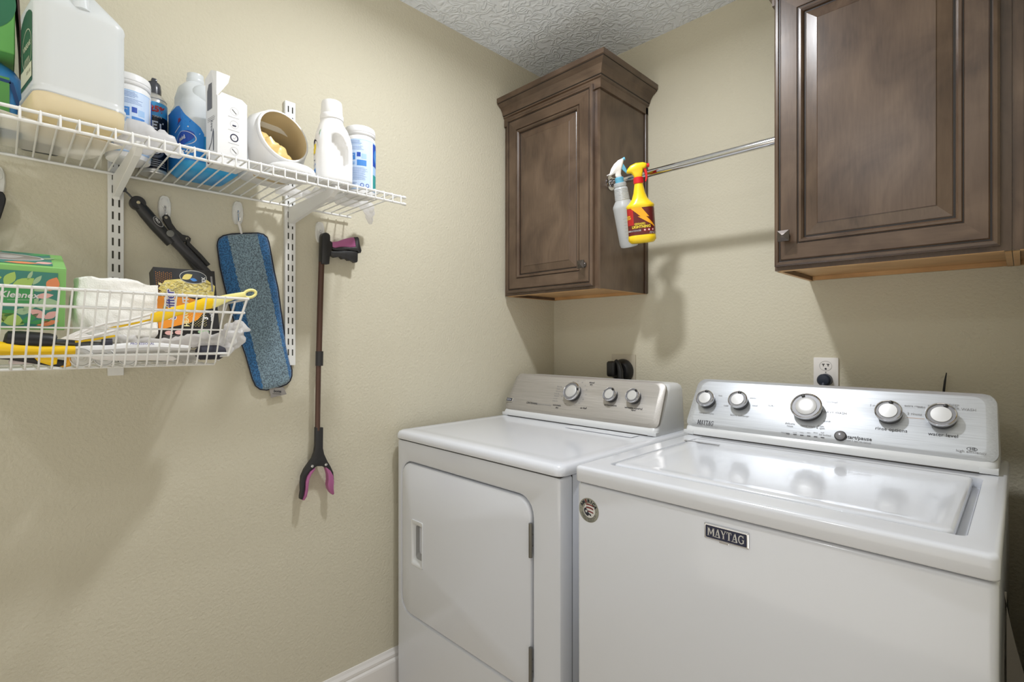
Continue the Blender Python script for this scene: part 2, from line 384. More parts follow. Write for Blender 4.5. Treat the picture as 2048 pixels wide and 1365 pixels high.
# ================= CABINETS =================
def door(root, x0, x1, z0, z1, yf, knob_side):
    """raised-panel door, front face at yf, back at yf+.02, facing -y"""
    g = G(); cx = (x0+x1)/2; cz = (z0+z1)/2
    prof = [(0, .020), (0, .005), (.004, .001), (.010, 0), (.012, .004), (.0155, .004), (.018, .001), (.0565, .001),
            (.058, .004), (.060, .004), (.062, .0005), (.067, .0), (.071, .005), (.0725, .010), (.0765, .010), (.078, .009), (.104, .003), (.106, .001)]
    rings = [[Vector((x0+i, yf+d, z0+i)), Vector((x1-i, yf+d, z0+i)), Vector((x1-i, yf+d, z1-i)), Vector((x0+i, yf+d, z1-i))] for i, d in prof]
    dark = {4, 8, 13}
    def fm(k, i):
        if k in dark: return 2
        if k >= 14 or k < 0: return 0
        return 1 if i in (0, 2) else 0
    g.loft(rings, True, True, fmi=fm)
    d = part(root, 'door', g, [m_wood, m_woodh, m_glaze_shade], world=True, smooth=False)
    kx = x1-.034 if knob_side == 'r' else x0+.030; kz = z0+.078
    g = G(); g.lathe([(.011, 0), (.009, .004), (.006, .007), (.006, .014), (.009, .017)], (kx, yf, kz), (0, -1, 0), 20)
    s = .0145
    g.loft([[Vector((kx+a*s*q, yf-h, kz+b*s*q)) for a, b in ((-1,-1), (1,-1), (1,1), (-1,1))] for q, h in ((.75, .016), (1, .019), (1, .022), (.35, .0275), (.12, .0285))])
    part(d, 'knob', g, m_nickel, world=True, smooth=False)
def cabinet(name, label, x0, x1, z0, z1, yb, yf, knob, scribe=True, door_on=True, left_finished=True, crown=True, crown_left=True, crown_right=True, door_in=(.020, .020)):
    T = thing(name, label, 'cabinet', ((x0+x1)/2, (yb+yf)/2, z0))
    g = G(); t = .012
    g.box(x0, x0+t, yf+.018, yb, z0, z1, 0); g.box(x1-t, x1, yf+.018, yb, z0, z1, 0)
    g.box(x0+t, x1-t, yf+.018, yb, z1-t, z1, 0)
    part(T, 'side_panel', g, m_wood, world=True, smooth=False)
    g = G(); fs = .028  # face frame
    g.box(x0, x0+fs, yf, yf+.018, z0, z1); g.box(x1-fs, x1, yf, yf+.018, z0, z1); g.box(x0+fs, x1-fs, yf, yf+.018, z1-.04, z1); g.box(x0+fs, x1-fs, yf, yf+.018, z0, z0+.035)
    g.box(x0, x0+.008, yb-.012, yb, z0, z1)
    if scribe:  # scribe moulding along the wall, both sides
        g.bbox(x1, x1+.006, yb-.020, yb-.001, z0, z1-.0005, .0025)
    part(T, 'face_frame', g, m_wood, world=True, smooth=False)
    g = G()
    g.box(x0+t+.0005, x1-t-.0005, yf+.019, yb-.012, z0+.012, z0+.018); g.box(x0+t+.0005, x1-t-.0005, yb-.012, yb, z0, z0+.10)
    g.box(x0+.0005, x0+t-.0005, yf+.0185, yb-.0005, z0-.0012, z0); g.box(x1-t+.0005, x1-.0005, yf+.0185, yb-.0005, z0-.0012, z0); g.box(x0+t, x1-t, yf+.0005, yf+.0185, z0-.0012, z0)
    part(T, 'bottom_panel', g, m_raw, world=True, smooth=False, label='pale unfinished wood underside')
    if door_on: door(T, x0+door_in[0], x1-door_in[1], z0+.010, z1-.012, yf-.021, knob)
    if crown:
        prof = [(0, -.030), (.006, -.030), (.006, .004), (.011, .007), (.011, .012), (.014, .015), (.018, .028), (.028, .042), (.043, .052), (.046, .054), (.046, .058), (.050, .060), (.050, .078), (0, .078)]
        g = G(); R_ = []
        for o_, h in prof:
            xa = x0-(o_ if crown_left else 0); xb = x1+(o_ if crown_right else 0); y_ = yf-o_
            R_.append([Vector((xa, yb-.0005, z1+h)), Vector((xa, y_, z1+h)), Vector((xb, y_, z1+h)), Vector((xb, yb-.0005, z1+h))])
        g.loft(R_, False, False, closed=False, fmi=lambda k, i: 3 if k in (4, 9) else 1 if i == 1 else 2)  # glaze colour also painted into crown creases to strengthen weak shading
        g.box(x0+.001, x1-.001, yf+.001, yb-.001, z1+.060, z1+.072, 0)
        part(T, 'crown_moulding', g, [m_wood, m_woodh, m_woody, m_glaze_shade], world=True, smooth=True, angle=14)
    return T
CZ0, CZ1 = 1.414, 2.168
cabinet('wall_cabinet', 'small dark stained wall cabinet in the corner above the dryer', .003, .494, CZ0, CZ1, -.001, -.326, 'r', crown_left=False, door_in=(.026, .022))
cabinet('wall_cabinet', 'dark stained wall cabinet above the washer, at the right end of the chrome rod', 1.083, 1.556, CZ0+.004, CZ1+.02, -.001, -.326, 'l', scribe=False, crown_right=False, door_in=(.004, .018))
cabinet('cabinet_filler', 'plain dark stained cabinet panel cut off by the right edge of the picture', 1.5565, 1.602, CZ0+.004, CZ1+.02, -.001, -.324, 'l', scribe=False, door_on=False, crown_left=False, crown_right=False, door_in=(.022, .022))

# hanging rod
T = thing('hanging_rod', 'polished chrome rod running between the two wall cabinets', 'rod', (.79, -.262, 1.80))
a = Vector((.498, -.262, 1.806)); b = Vector((1.080, -.262, 1.806)); ax = (b-a).normalized()
g = G(); g.tube([a, b], .0125, 20); part(T, 'tube', g, m_chrome, world=True)
for p, s_ in ((a, 1), (b, -1)):
    g = G(); g.lathe([(.026, 0), (.026, .003), (.021, .005), (.0165, .006), (.0165, .016), (.014, .016)], p-ax*.004*s_, ax*s_, 24, c1=False); part(T, 'end_socket', g, m_chrome, world=True)

# ================= APPLIANCES =================
def xyr(x0, x1, y0, y1, r, z, seg=6): return rr(x0, x1, y0, y1, r, fn=lambda a, b: Vector((a, b, z)), seg=seg)
def xzr(x0, x1, z0, z1, r, y, seg=6): return rr(x0, x1, z0, z1, r, fn=lambda a, b: Vector((a, y, b)), seg=seg)
def knob(root, p, ax, r, h=.026, ang=90, dark=True):
    ax = Vector(ax).normalized(); u = Vector((1, 0, 0)); w = ax.cross(u)*-1
    if w.z < 0: w = -w
    K = G(); K.lathe([(r*.90, 0), (r*.90, h*.62)], p, ax, 40, c1=False)
    kb = part(root, 'knob', K, m_dgrey, world=True)
    K = G(); K.lathe([(r*.90, h*.60), (r*.985, h*.68), (r, h*.84), (r*.98, h*.94), (r*.93, h), (r*.89, h*.97), (r*.88, h*.86)], p, ax, 40, c0=False, c1=False); part(kb, 'chrome_ring', K, m_chrome, world=True)
    K = G(); K.lathe([(r*.885, h*.87), (r*.66, h*.87)], p, ax, 40, c0=False, c1=False); part(kb, 'groove', K, m_grooveg, world=True)
    K = G(); K.lathe([(r*.67, h*.86), (r*.66, h*.93), (r*.64, h*.95), (r*.3, h*.97), (0.0005, h*.975)], p, ax, 40, c0=False); part(kb, 'cap', K, m_capsteel, world=True)
    c = p+ax*(h*.96)+(u*math.cos(math.radians(ang))+w*math.sin(math.radians(ang)))*r*.80
    K = G(); K.lathe([(.0042, -.002), (.0042, .0006), (.003, .0012)], c, ax, 12); part(kb, 'pointer', K, m_black, world=True)
m_capsteel = M('knob face', (206, 206, 206), .38, .35)
m_grooveg = M('knob groove grey', (128, 128, 131), .4, .2)
class Console:
    """appliance control console; panel plane helper"""
    def __init__(s, root, x0, x1, zb, zt, yfb, yft, yback, r, tap, panel_mat, ybase, endw=.03):
        s.root = root; s.x0, s.x1 = x0, x1
        zl = zb+.020
        g = G(); sh = .0005
        g.loft([xyr(x0, x1, ybase, yback, .02, zb+sh), xyr(x0, x1, ybase, yback, .02, zl-.006), xyr(x0, x1, ybase+.004, yback, .02, zl),
                xyr(x0+tap*.25, x1-tap*.25, yfb+(yft-yfb)*.25+.004, yback, .02, zl+(zt-zl)*.25), xyr(x0+tap*.8, x1-tap*.8, yfb+(yft-yfb)*.85+.004, yback, .02, zl+(zt-zl)*.82),
                xyr(x0+tap*1.0+.004, x1-tap*1.0-.004, yft+.010, yback+.0, .02, zt-.014), xyr(x0+tap+.012, x1-tap-.012, yft+.016, yback-.008, .02, zt-.006), xyr(x0+tap+.02, x1-tap-.02, yft+.022, yback-.018, .015, zt-.004)])
        part(root, 'console_housing', g, m_plastic, world=True, angle=50)
        s.o = Vector(((x0+x1)/2, yfb, zl)); s.uy = Vector((0, yft-yfb, (zt+.001)-zl)); s.h = s.uy.length; s.uy.normalize(); s.ux = Vector((1, 0, 0)); s.n = s.ux.cross(s.uy)
        w = (x1-x0)/2
        def ring(inset, hh, rad):
            P = rr(-w+inset, w-inset, inset*.75, s.h-inset*.6, rad, fn=lambda a, b: (a, b))
            return [s.o+s.ux*(a*(1-tap*1.0*b/s.h/w))+s.uy*b+s.n*hh for a, b in P]
        g = G(); g.loft([ring(-.0008, -.006, .026), ring(-.001, .0035, .026), ring(.004, .0065, .026), ring(.017, .010, .024), ring(.019, .0103, .024)], True, True)
        part(root, 'control_panel', g, panel_mat, world=True, angle=30)
        s.top = .0103
        for q in ((x0-.0006, x0+endw), (x1-endw, x1+.0006)):
            g = G(); g.bbox(q[0], q[1], ybase-.0012, ybase+.02, zb+.0008, zl-.007, .0006); part(root, 'end_cap', g, m_plastic, world=True)
        g = G(); g.box(x0+.012, x1-.012, ybase-.0006, ybase+.01, zb, zb+.0022); part(root, 'seam', g, m_seam, world=True)
    def P(s, u, v): return at_plane(u, v, s.o+s.n*s.top, s.n)
    def loc(s, u, v):
        d = s.P(u, v)-s.o; return d.dot(s.ux), d.dot(s.uy)
    def map(s):
        R0 = s.root.location; return pmap(s.o+s.n*s.top-R0, s.ux, s.uy)

# ---------------- dryer ----------------
D = thing('dryer', 'white clothes dryer in the corner with its control panel under the small cabinet', 'dryer', (.40, -.53, 0))
DX0, DX1, DYF, DYB = .032, .768, -.880, -.14
g = G()
hole = (.062, .672, .300, .815, .052)
g.loft([xzr(DX0+.03, DX1-.03, .05, .86, .03, DYF+.045), xzr(DX0, DX1, .02, .884, .008, DYF+.044), xzr(DX0, DX1, .02, .884, .008, DYF+.012), xzr(DX0+.004, DX1-.004, .024, .881, .010, DYF+.003), xzr(DX0+.012, DX1-.012, .032, .873, .012, DYF),
        xzr(hole[0]-.006, hole[1]+.006, hole[2]-.006, hole[3]+.008, hole[4]+.006, DYF), xzr(hole[0]-.001, hole[1]+.001, hole[2]-.001, hole[3]+.001, hole[4], DYF+.005), xzr(hole[0], hole[1], hole[2], hole[3], hole[4], DYF+.02)], True, True)
part(D, 'front_panel', g, m_enamel, world=True, angle=40)
g = G(); g.box(DX0+.001, DX1-.001, DYF+.0445, DYF+.047, .03, .883); part(D, 'seam', g, m_seam, world=True)
g = G(); g.bbox(DX0+.002, DX1-.002, DYF+.0475, DYB, .02, .884, .003); part(D, 'side_casing', g, m_enamel, world=True)
for x in (.08, .72):
    for y in (DYF+.08, DYB-.06):
        g = G(); g.lathe([(.02, 0), (.02, .01), (.012, .011), (.012, .022)], (x, y, 0)); part(D, 'foot', g, m_black, world=True)
# top
g = G(); a0, a1, y0, y1 = .026, .774, DYF-.007, DYB
g.loft([xyr(a0+.008, a1-.008, y0+.008, y1-.008, .02, .886), xyr(a0+.001, a1-.001, y0+.001, y1, .024, .8875), xyr(a0, a1, y0, y1, .026, .893), xyr(a0+.001, a1-.001, y0+.001, y1, .026, .903), xyr(a0+.005, a1-.005, y0+.005, y1-.004, .026, .911), xyr(a0+.013, a1-.013, y0+.013, y1-.01, .024, .9148),
        xyr(a0+.03, a1-.03, y0+.045, y1-.02, .02, .9153), xyr(a0+.045, a1-.045, y0+.060, y1-.03, .02, .9138), xyr(a0+.06, a1-.06, y0+.08, y1-.04, .02, .9138)])
part(D, 'top', g, m_enamel, world=True, angle=50)
g = G(); g.box(DX0+.004, DX1-.004, DYF+.002, DYB-.004, .8835, .8865); part(D, 'seam', g, m_seam, world=True)
# lint screen lid
lp = [at(1258, 856, 'z', .9142), at(1262, 882, 'z', .9142), at(1293, 874, 'z', .9142)]
g = G(); g.bbox(.42, .690, -.435, -.383, .9150, .9158, .0003, 1); part(D, 'lint_screen_lid', g, m_enamel, world=True)
# door
g = G(); i = .004; hd = (.128, .188, .478, .626)
dr = [xzr(hole[0]+i, hole[1]-i, hole[2]+i, hole[3]-i, hole[4]-i, DYF+.019), xzr(hole[0]+i, hole[1]-i, hole[2]+i, hole[3]-i, hole[4]-i, DYF+.004), xzr(hole[0]+i+.0015, hole[1]-i-.0015, hole[2]+i+.0015, hole[3]-i-.0015, hole[4]-i, DYF-.0005), xzr(hole[0]+i+.006, hole[1]-i-.006, hole[2]+i+.006, hole[3]-i-.006, hole[4]-i-.004, DYF-.003),
      xzr(*hd, .004, DYF-.003), xzr(hd[0]+.001, hd[1]-.001, hd[2]+.001, hd[3]-.001, .004, DYF+.030)]
g.loft(dr, True, True); dd = part(D, 'door', g, m_enamel, world=True, angle=40)
g = G()
g.loft([xzr(hd[0]-.002, hd[1]+.002, hd[2]-.002, hd[3]+.002, .005, DYF-.003), xzr(hd[0]-.002, hd[1]+.002, hd[2]-.002, hd[3]+.002, .005, DYF-.0055), xzr(hd[0], hd[1], hd[2], hd[3], .004, DYF-.006), xzr(hd[0]+.005, hd[1]-.004, hd[2]+.010, hd[3]-.012, .006, DYF-.0035), xzr(hd[0]+.010, hd[1]-.006, hd[2]+.018, hd[3]-.018, .010, DYF+.006), xzr(hd[0]+.014, hd[1]-.008, hd[2]+.040, hd[3]-.020, .010, DYF+.026)], False, True, fmi=lambda k, i: 1 if k >= 4 else 0)
part(dd, 'handle_recess', g, [m_plastic, M('pocket shade grey', (160, 160, 160), .35)], world=True, angle=50)  # white plastic pocket coloured grey to paint in its shade
for z0, z1 in ((.662, .750), (.335, .428)):
    g = G(); g.tube([(hole[1]-.001, DYF-.005, z0), (hole[1]-.001, DYF-.005, z1)], .0052, 12)
    for k in (1, 2): zz = z0+(z1-z0)*k/3; g.tube([(hole[1]-.001, DYF-.004, zz-.001), (hole[1]-.001, DYF-.004, zz+.001)], .0058, 12)
    part(D, 'hinge', g, M('hinge steel', (120, 118, 112), .3, .8), world=True)
c = Console(D, .034, .742, .9150, 1.082, -.360, -.283, -.165, .02, .008, m_dsteel, -.372)
for (u, v), r, an in (((1148, 787), .0365, 20), ((1224, 793), .0265, 60), ((1270, 796), .0265, 60)):
    knob(D, c.P(u, v)-c.n*.0003, c.n, r, .024, an)
prs = [Print(c.map()) for _ in range(5)]; pr = prs[0]
for t, u, v, s_ in (('timed', 1184, 766, .010), ('dry', 1183, 770, .010), ('automatic', 1114, 811, .010), ('dry', 1114, 816, .010), ('air fluff', 1167, 817, .010), ('temperature', 1221, 811, .010), ('wrinkle control', 1267, 817, .011), ('signal', 1267, 821, .008)):
    x, y = c.loc(u, v); prs[1 if u > 1250 else 2 if u > 1200 else 0].text(t, x, y, s_, m_ink, bold=.01)
x, y = c.loc(1148, 787)
for k in range(16):
    t_ = math.radians(200+k*22.5); pr.text(random.choice(['10', '20', '30', '40', 'off', '60', 'less', 'more']), x+.056*math.cos(t_), y+.050*math.sin(t_), .0065, m_fink)
for k in range(7):
    pr.text(random.choice(['delicates', 'normal', 'heavy duty', 'casual', 'damp dry']), x-.078-(k % 2)*.003, y+.022-k*.010, .007, m_fink)
pr = prs[3]
x, y = c.loc(1072, 806); pr.text('CENTENNIAL', x-.020, y-.004, .010, m_ink, bold=.02); pr.text('commercial technology', x+.045, y-.004, .008, m_fink)
for q in prs[:4]: q.build(D, 'printed_text')
x, y = c.loc(1020, 800); o_ = c.o+c.ux*x+c.uy*y+c.n*c.top
g = G(); g.loft([[o_+c.ux*a+c.uy*b+c.n*h for a, b in rr(-w, w, -w*.52, w*.52, .002, fn=lambda a, b: (a, b))] for w, h in ((.019, 0), (.019, .003), (.0165, .004))]); bd = part(D, 'badge', g, m_chrome, world=True)
pr = Print(pmap(o_+c.n*.004-D.location, c.ux, c.uy)); pr.grid(-.0145, .0145, -.006, .006, m_navy); pr.serif('MAYTAG', 0, 0, .007, m_plastic, sx=.62); pr.build(bd, 'lettering')

# ---------------- washer ----------------
Wm = thing('washing_machine', 'white top loading washing machine with five knobs to the right of the dryer', 'washing machine', (1.20, -.53, 0))
WX0, WX1, WYF, WYB = .8425, 1.550, -.913, -.15
g = G()
g.loft([xyr(WX0+.002, WX1-.002, WYF+.004, WYB, .014, .018), xyr(WX0, WX1, WYF, WYB, .014, .03), xyr(WX0, WX1, WYF, WYB, .012, .888), xyr(WX0+.001, WX1-.001, WYF+.001, WYB, .012, .893), xyr(WX0+.004, WX1-.004, WYF+.004, WYB-.004, .012, .8965), xyr(WX0+.02, WX1-.02, WYF+.02, WYB-.02, .012, .897)])
part(Wm, 'cabinet_body', g, m_enamel, world=True, angle=45)
for x in (.90, 1.50):
    for y in (WYF+.08, WYB-.06):
        g = G(); g.lathe([(.02, 0), (.02, .01), (.012, .011), (.012, .022)], (x, y, 0)); part(Wm, 'foot', g, m_black, world=True)
g = G(); g.box(WX0+.008, WX1-.008, WYF+.009, WYB-.01, .894, .9035); part(Wm, 'seam', g, m_seam, world=True)
LX0, LX1, LY0, LY1 = .893, 1.512, -.851, -.405
ZT = .9365
g = G(); a0, a1, y0, y1 = WX0-.0015, WX1+.0015, WYF-.006, WYB
g.loft([xyr(a0+.010, a1-.010, y0+.012, y1, .012, .8995), xyr(a0+.001, a1-.001, y0+.002, y1, .012, .901), xyr(a0, a1, y0, y1, .012, .904), xyr(a0, a1, y0, y1, .012, .929), xyr(a0+.0012, a1-.0012, y0+.0015, y1, .012, .9335), xyr(a0+.004, a1-.004, y0+.005, y1, .012, ZT-.0006), xyr(a0+.009, a1-.008, y0+.012, y1, .012, ZT),
        xyr(LX0-.003, LX1+.003, LY0-.004, LY1, .012, ZT-.0005), xyr(LX0-.001, LX1+.001, LY0-.002, LY1, .012, ZT-.004), xyr(LX0, LX1, LY0, LY1, .012, ZT-.022)], True, True)
part(Wm, 'top', g, m_enamel, world=True, angle=50)
# lid
g = G(); lx0, lx1, ly0, ly1 = LX0+.004, LX1-.013, LY0+.004, LY1-.003; zl = ZT+.0015
def lidring(i, z, r=.014):
    P = []
    for p in xyr(lx0+i, lx1-i, ly0+i, ly1-i, r, z, 6): P.append(p)
    return P
g.loft([lidring(.002, ZT-.016), lidring(0, ZT-.012), lidring(0, zl-.005), lidring(.0015, zl-.0015), lidring(.006, zl), lidring(.022, zl+.0003), lidring(.035, zl-.0018, .03), lidring(.05, zl-.0018, .03)])
part(Wm, 'lid', g, m_enamel, world=True, angle=50)
g = G(); g.box(1.02, 1.36, LY0-.0005, LY0+.003, ZT-.018, ZT-.003)
part(Wm, 'finger_slot', g, m_enamel_side, world=True)
g = G(); p = at(1403, 886, 'z', zl); g.bbox(p.x-.050, p.x+.050, p.y-.0045, p.y+.0045, zl, zl+.0006, .0002, 1); part(Wm, 'warning_strip', g, m_fink, world=True, label='small grey strip')
c = Console(Wm, .832, 1.536, ZT+.0005, 1.0985, -.350, -.262, -.155, .02, .006, m_steel, -.362)
for (u, v), r, an in (((1415, 803), .0275, 88), ((1480, 806), .0275, 85), ((1616, 820), .0385, 110), ((1779, 830), .0285, 80), ((1884, 838), .0295, 72)):
    knob(Wm, c.P(u, v)-c.n*.0003, c.n, r, .026, an)
p = c.P(1681, 873); g = G(); g.lathe([(.0135, 0), (.0135, .003), (.0115, .004)], p, c.n, 28, c1=False); g.lathe([(.0115, .003), (.011, .006), (.006, .0085), (.0003, .009)], p, c.n, 28, c0=False, mi=1)
part(Wm, 'start_button', g, [m_dgrey, M('button grey', (128, 128, 132), .3, .3)], world=True, label='round grey start button')
prs = [Print(c.map()) for _ in range(8)]
def PK(u, v): return prs[7] if v > 890 else prs[4] if u > 1835 else prs[3] if u > 1730 and v < 870 else prs[6] if v > 873 else prs[5] if v > 860 else prs[2] if u > 1530 else prs[1] if u > 1460 else prs[0]
def PT(t, u, v, s_, m=None, **k): x, y = c.loc(u, v); PK(u, v).text(t, x, y, s_, m or m_fink, **k)
PT('start/pause', 1717, 877, .0125, m_ink, bold=.012); PT('hold 3 sec. to cancel', 1716, 884, .0065)
PT('water level', 1886, 871, .012, m_ink); PT('rinse options', 1782, 860, .012, m_ink); PT('fabric softener', 1479, 832, .009, m_fink); PT('temperature', 1413, 827, .009, m_fink)
PT('high efficiency', 1942, 905, .009); PT('super', 1865, 812, .008); PT('auto', 1843, 815, .008); PT('DEEP', 1908, 812, .008); PT('WATER WASH', 1918, 819, .009)
PT('bulky', 1543, 812, .008); PT('normal', 1664, 805, .009); PT('HEAVY WASH', 1668, 826, .009); PT('quick', 1654, 843, .008); PT('delicate', 1580, 848, .008); PT('rinse', 1580, 853, .008)
PT('hand wash', 1616, 853, .008); PT('drain', 1641, 853, .008); PT('& spin', 1641, 857, .008); PT('hot', 1441, 792, .008); PT('warm', 1506, 797, .008); PT('cool', 1510, 812, .008); PT('cold', 1452, 812, .008)
PT('1 rinse', 1750, 812, .008); PT('extra rinse', 1827, 813, .008); PT('2 rinses', 1829, 829, .009); PT('sensing', 1570, 866, .007); PT('lid locked', 1650, 871, .007)
x, y = c.loc(1830, 837); prs[3].grid(x-.016, x+.018, y-.0004, y+.0004, M('orange line', (200, 150, 110), .5))
for k in range(6):
    x, y = c.loc(1576+k*13.8, 868+k*1.55); prs[5].grid(x-.004, x+.004, y-.0013, y+.0013, m_ink)
    if k: PT(['wash', 'rinse', 'spin', 'done', 'lock'][k-1], 1576+k*13.8, 866, .005)
pr = Print(c.map()); x, y = c.loc(1411, 846); pr.serif('MAYTAG', x, y, .0145, m_ink, sx=.62); pr.text('COMMERCIAL TECHNOLOGY', x, y-.011, .0060, m_fink); pr.build(Wm, 'brand_lettering'); pr = prs[7]
x, y = c.loc(1944, 899); pr.ring(x, y, .009, .001, m_ink, ry=.0045); pr.text('HE', x+.001, y, .008, m_ink, bold=.01)
for q in prs: q.build(Wm, 'printed_text')
# front badge
bx = (at(1412, 1048, 'y', WYF)+at(1497, 1095, 'y', WYF))/2; bw, bh = .0405, .0145; bx.y = WYF
g = G(); g.loft([[Vector((bx.x+a, WYF-h, bx.z+b)) for a, b in rr(-bw+i, bw-i, -bh+i, bh-i, .002, fn=lambda a, b: (a, b))] for i, h in ((0, 0), (0, .0035), (.0015, .005), (.003, .005), (.0035, .004))])
bd = part(Wm, 'badge', g, m_chrome, world=True)
g = G(); g.bbox(bx.x-.013, bx.x+.005, WYF-.003, WYF, bx.z-bh-.003, bx.z-bh+.001, .0008, 1); part(bd, 'tab', g, m_chrome, world=True)
pr = Print(pmap(Vector((bx.x, WYF-.004, bx.z))-Wm.location, (1, 0, 0), (0, 0, 1))); pr.grid(-bw+.0036, bw-.0036, -bh+.0036, bh-.0036, m_navy); pr.serif('MAYTAG', 0, 0, .0155, M('badge letters', (205, 205, 205), .3, .5), sx=.80); pr.build(bd, 'lettering', 'silver capital letters on dark blue')
# round sticker
sp = at(1177, 1021, 'y', WYF); R_ = .0275
pr = Print(pmap(Vector((sp.x+.001, WYF, sp.z))-Wm.location, (1, 0, 0), (0, 0, 1)))
ms = M('sticker silver', (150, 150, 138), .5); mw = M('sticker white', (222, 222, 220), .5); mn = M('sticker navy', (28, 32, 48), .5); mr = M('sticker red', (122, 42, 44), .5)
pr.ell(0, 0, R_, R_, ms, 0, 40); pr.ell(.0015, -.0005, .0158, .0158, mw, 1, 32)
def band(y0_, y1_, cv, m_): pr.poly([(x_, y0_+cv*math.cos(x_/.016*1.5)+.0) for x_ in [q*.002-.007 for q in range(0, 11)]]+[(x_, y1_+cv*math.cos(x_/.016*1.5)) for x_ in [q*.002-.007 for q in range(10, -1, -1)]], m_, 2)
band(.0085, .0115, .003, mr); band(.001, .0045, .0035, mr); band(-.0065, -.0035, .003, mr)
pr.poly([(-.013, .009), (-.009, .006), (-.004, .001), (.001, -.006), (.006, -.008), (.008, -.012), (.004, -.0115), (.001, -.0095), (-.001, -.0135), (-.006, -.012), (-.0105, -.008), (-.013, -.002), (-.012, .003)], mn, 3)
def star(x, y, r, m_, lay=4): pr.poly([(x+(r if k % 2 == 0 else r*.42)*math.sin(math.pi*k/5), y+(r if k % 2 == 0 else r*.42)*math.cos(math.pi*k/5)) for k in range(10)], m_, lay)
star(-.0062, -.003, .0042, mw); star(.0025, -.0125, .0036, mw); star(-.0105, .0055, .003, mw)
for k, ch in enumerate('AMERICA'):
    a_ = math.radians(152-k*20.5); pr.text(ch, .0208*math.cos(a_), .0208*math.sin(a_), .0098, mr if ch == 'E' else mn, 3, .045, rot=a_-math.pi/2)
for a_ in (178, 2): pr.ell(.0215*math.cos(math.radians(a_)), .0215*math.sin(math.radians(a_)), .0009, .0009, mn, 3, 8)
for rr_, tx in ((.0185, 'DESIGNED ENGINEERED AND'), (.0215, 'ASSEMBLED IN THE USA BY'), (.0245, 'PROUD WORKERS')):
    n_ = len(tx); sp_ = 138/ n_ if rr_ < .024 else 6
    for k, ch in enumerate(tx):
        if ch != ' ': a_ = math.radians(270+(k-(n_-1)/2)*sp_); pr.text(ch, rr_*math.cos(a_), rr_*math.sin(a_), .0028, mn, 3, .02, rot=a_+math.pi/2)
pr.build(Wm, 'round_sticker', 'round silver sticker with stars and stripes')

# ---------------- sockets on the back wall ----------------
T = thing('dryer_outlet', 'square metal dryer outlet with a black plug, on the wall above the dryer panel', 'outlet', (.385, -.001, 1.115))
g = G(); g.bbox(.327, .443, -.006, -.0005, 1.05, 1.167, .001, 1); part(T, 'cover_plate', g, m_galv, world=True)
g = G(); n0 = len(g.v)
g.lathe([(.049, .006), (.050, .012), (.046, .03), (.036, .040), (.01, .044)], (.386, 0, 1.098), (0, -1, 0), 28)
part(T, 'receptacle', g, m_black, world=True)
g = G(); g.bbox(.352, .392, -.085, -.040, 1.075, 1.140, .010, 3); g.tube([(.385, -.062, 1.142), (.400, -.064, 1.128), (.410, -.066, 1.10), (.412, -.067, 1.06), (.41, -.068, .98)], [.008, .010, .012, .012, .012], 12)
for k in range(4): g.tube([(.398+k*.0035, -.062, 1.135-k*.003), (.400+k*.0035, -.062, 1.06)], .0035, 8)
part(T, 'plug', g, m_black, world=True)
T = thing('wall_outlet', 'white duplex outlet on the wall behind the washer control panel', 'outlet', (1.131, -.001, 1.10))
g = G(); g.bbox(1.096, 1.166, -.007, -.0005, 1.056, 1.1705, .003, 2); part(T, 'cover_plate', g, m_white, world=True)
pr = Print(pmap(Vector((1.131, -.007, 1.140))-T.location, (1, 0, 0), (0, 0, 1)))
pr.ring(0, .004, .0175, .0007, m_fink, 1, 32, .0155)
for s_ in (-1, 1):
    pr.grid(s_*.0065-.0012, s_*.0065+.0012, .003, .0105, m_ink, 2); pr.grid(s_*.0065-.004, s_*.0065+.004, .0085, .0105, m_ink, 2)
pr.ell(0, -.005, .003, .003, m_ink, 2, 12); pr.ell(0, -.0165, .002, .002, m_fink, 2, 10)
pr.build(T, 'socket')
g = G(); g.lathe([(.0195, .007), (.0195, .030), (.015, .036), (.005, .038)], (1.131, 0, 1.100), (0, -1, 0), 24); g.tube([(1.131, -.030, 1.094), (1.131, -.045, 1.07), (1.131, -.048, .98)], .006, 10)
single('plug', 'dark blue-grey plug pushed into the white wall outlet behind the washer', 'plug', g, M('plug slate', (38, 46, 62), .45))
g = G(); p = [at(1893, 746, 'y', -.02), at(1890, 762, 'y', -.02), at(1888, 779, 'y', -.02)]
g.tube([p[0], p[1], p[2], Vector((p[2].x-.004, -.02, 1.02)), Vector((p[2].x-.004, -.02, .95))], [.0012, .0025, .0028, .003, .003], 8)
single('cable_tie', 'thin black cable end sticking up behind the washer control panel', 'cable', g, m_black)
g = G(); ed = [at(u, v, 'y', -.62) for u, v in ((2008, 1185), (2019, 1240), (2031, 1290), (2048, 1350), (2056, 1385))]
for p, q in zip(ed[:-1], ed[1:]): g.prism([(1.5525, -.62, p.z), (p.x, -.62, p.z), (q.x, -.62, q.z), (1.5525, -.62, q.z)], (0, .004, 0))
e_ = ed[-1]; g.prism([(1.5525, -.62, e_.z), (e_.x, -.62, e_.z), (e_.x+.015, -.62, .02), (1.5525, -.62, .02)], (0, .004, 0))
single('leaning_board', 'pale beige slanting board leaning against the right side of the washer', 'board', g, M('beige board', (196, 188, 174), .6), smooth=False)
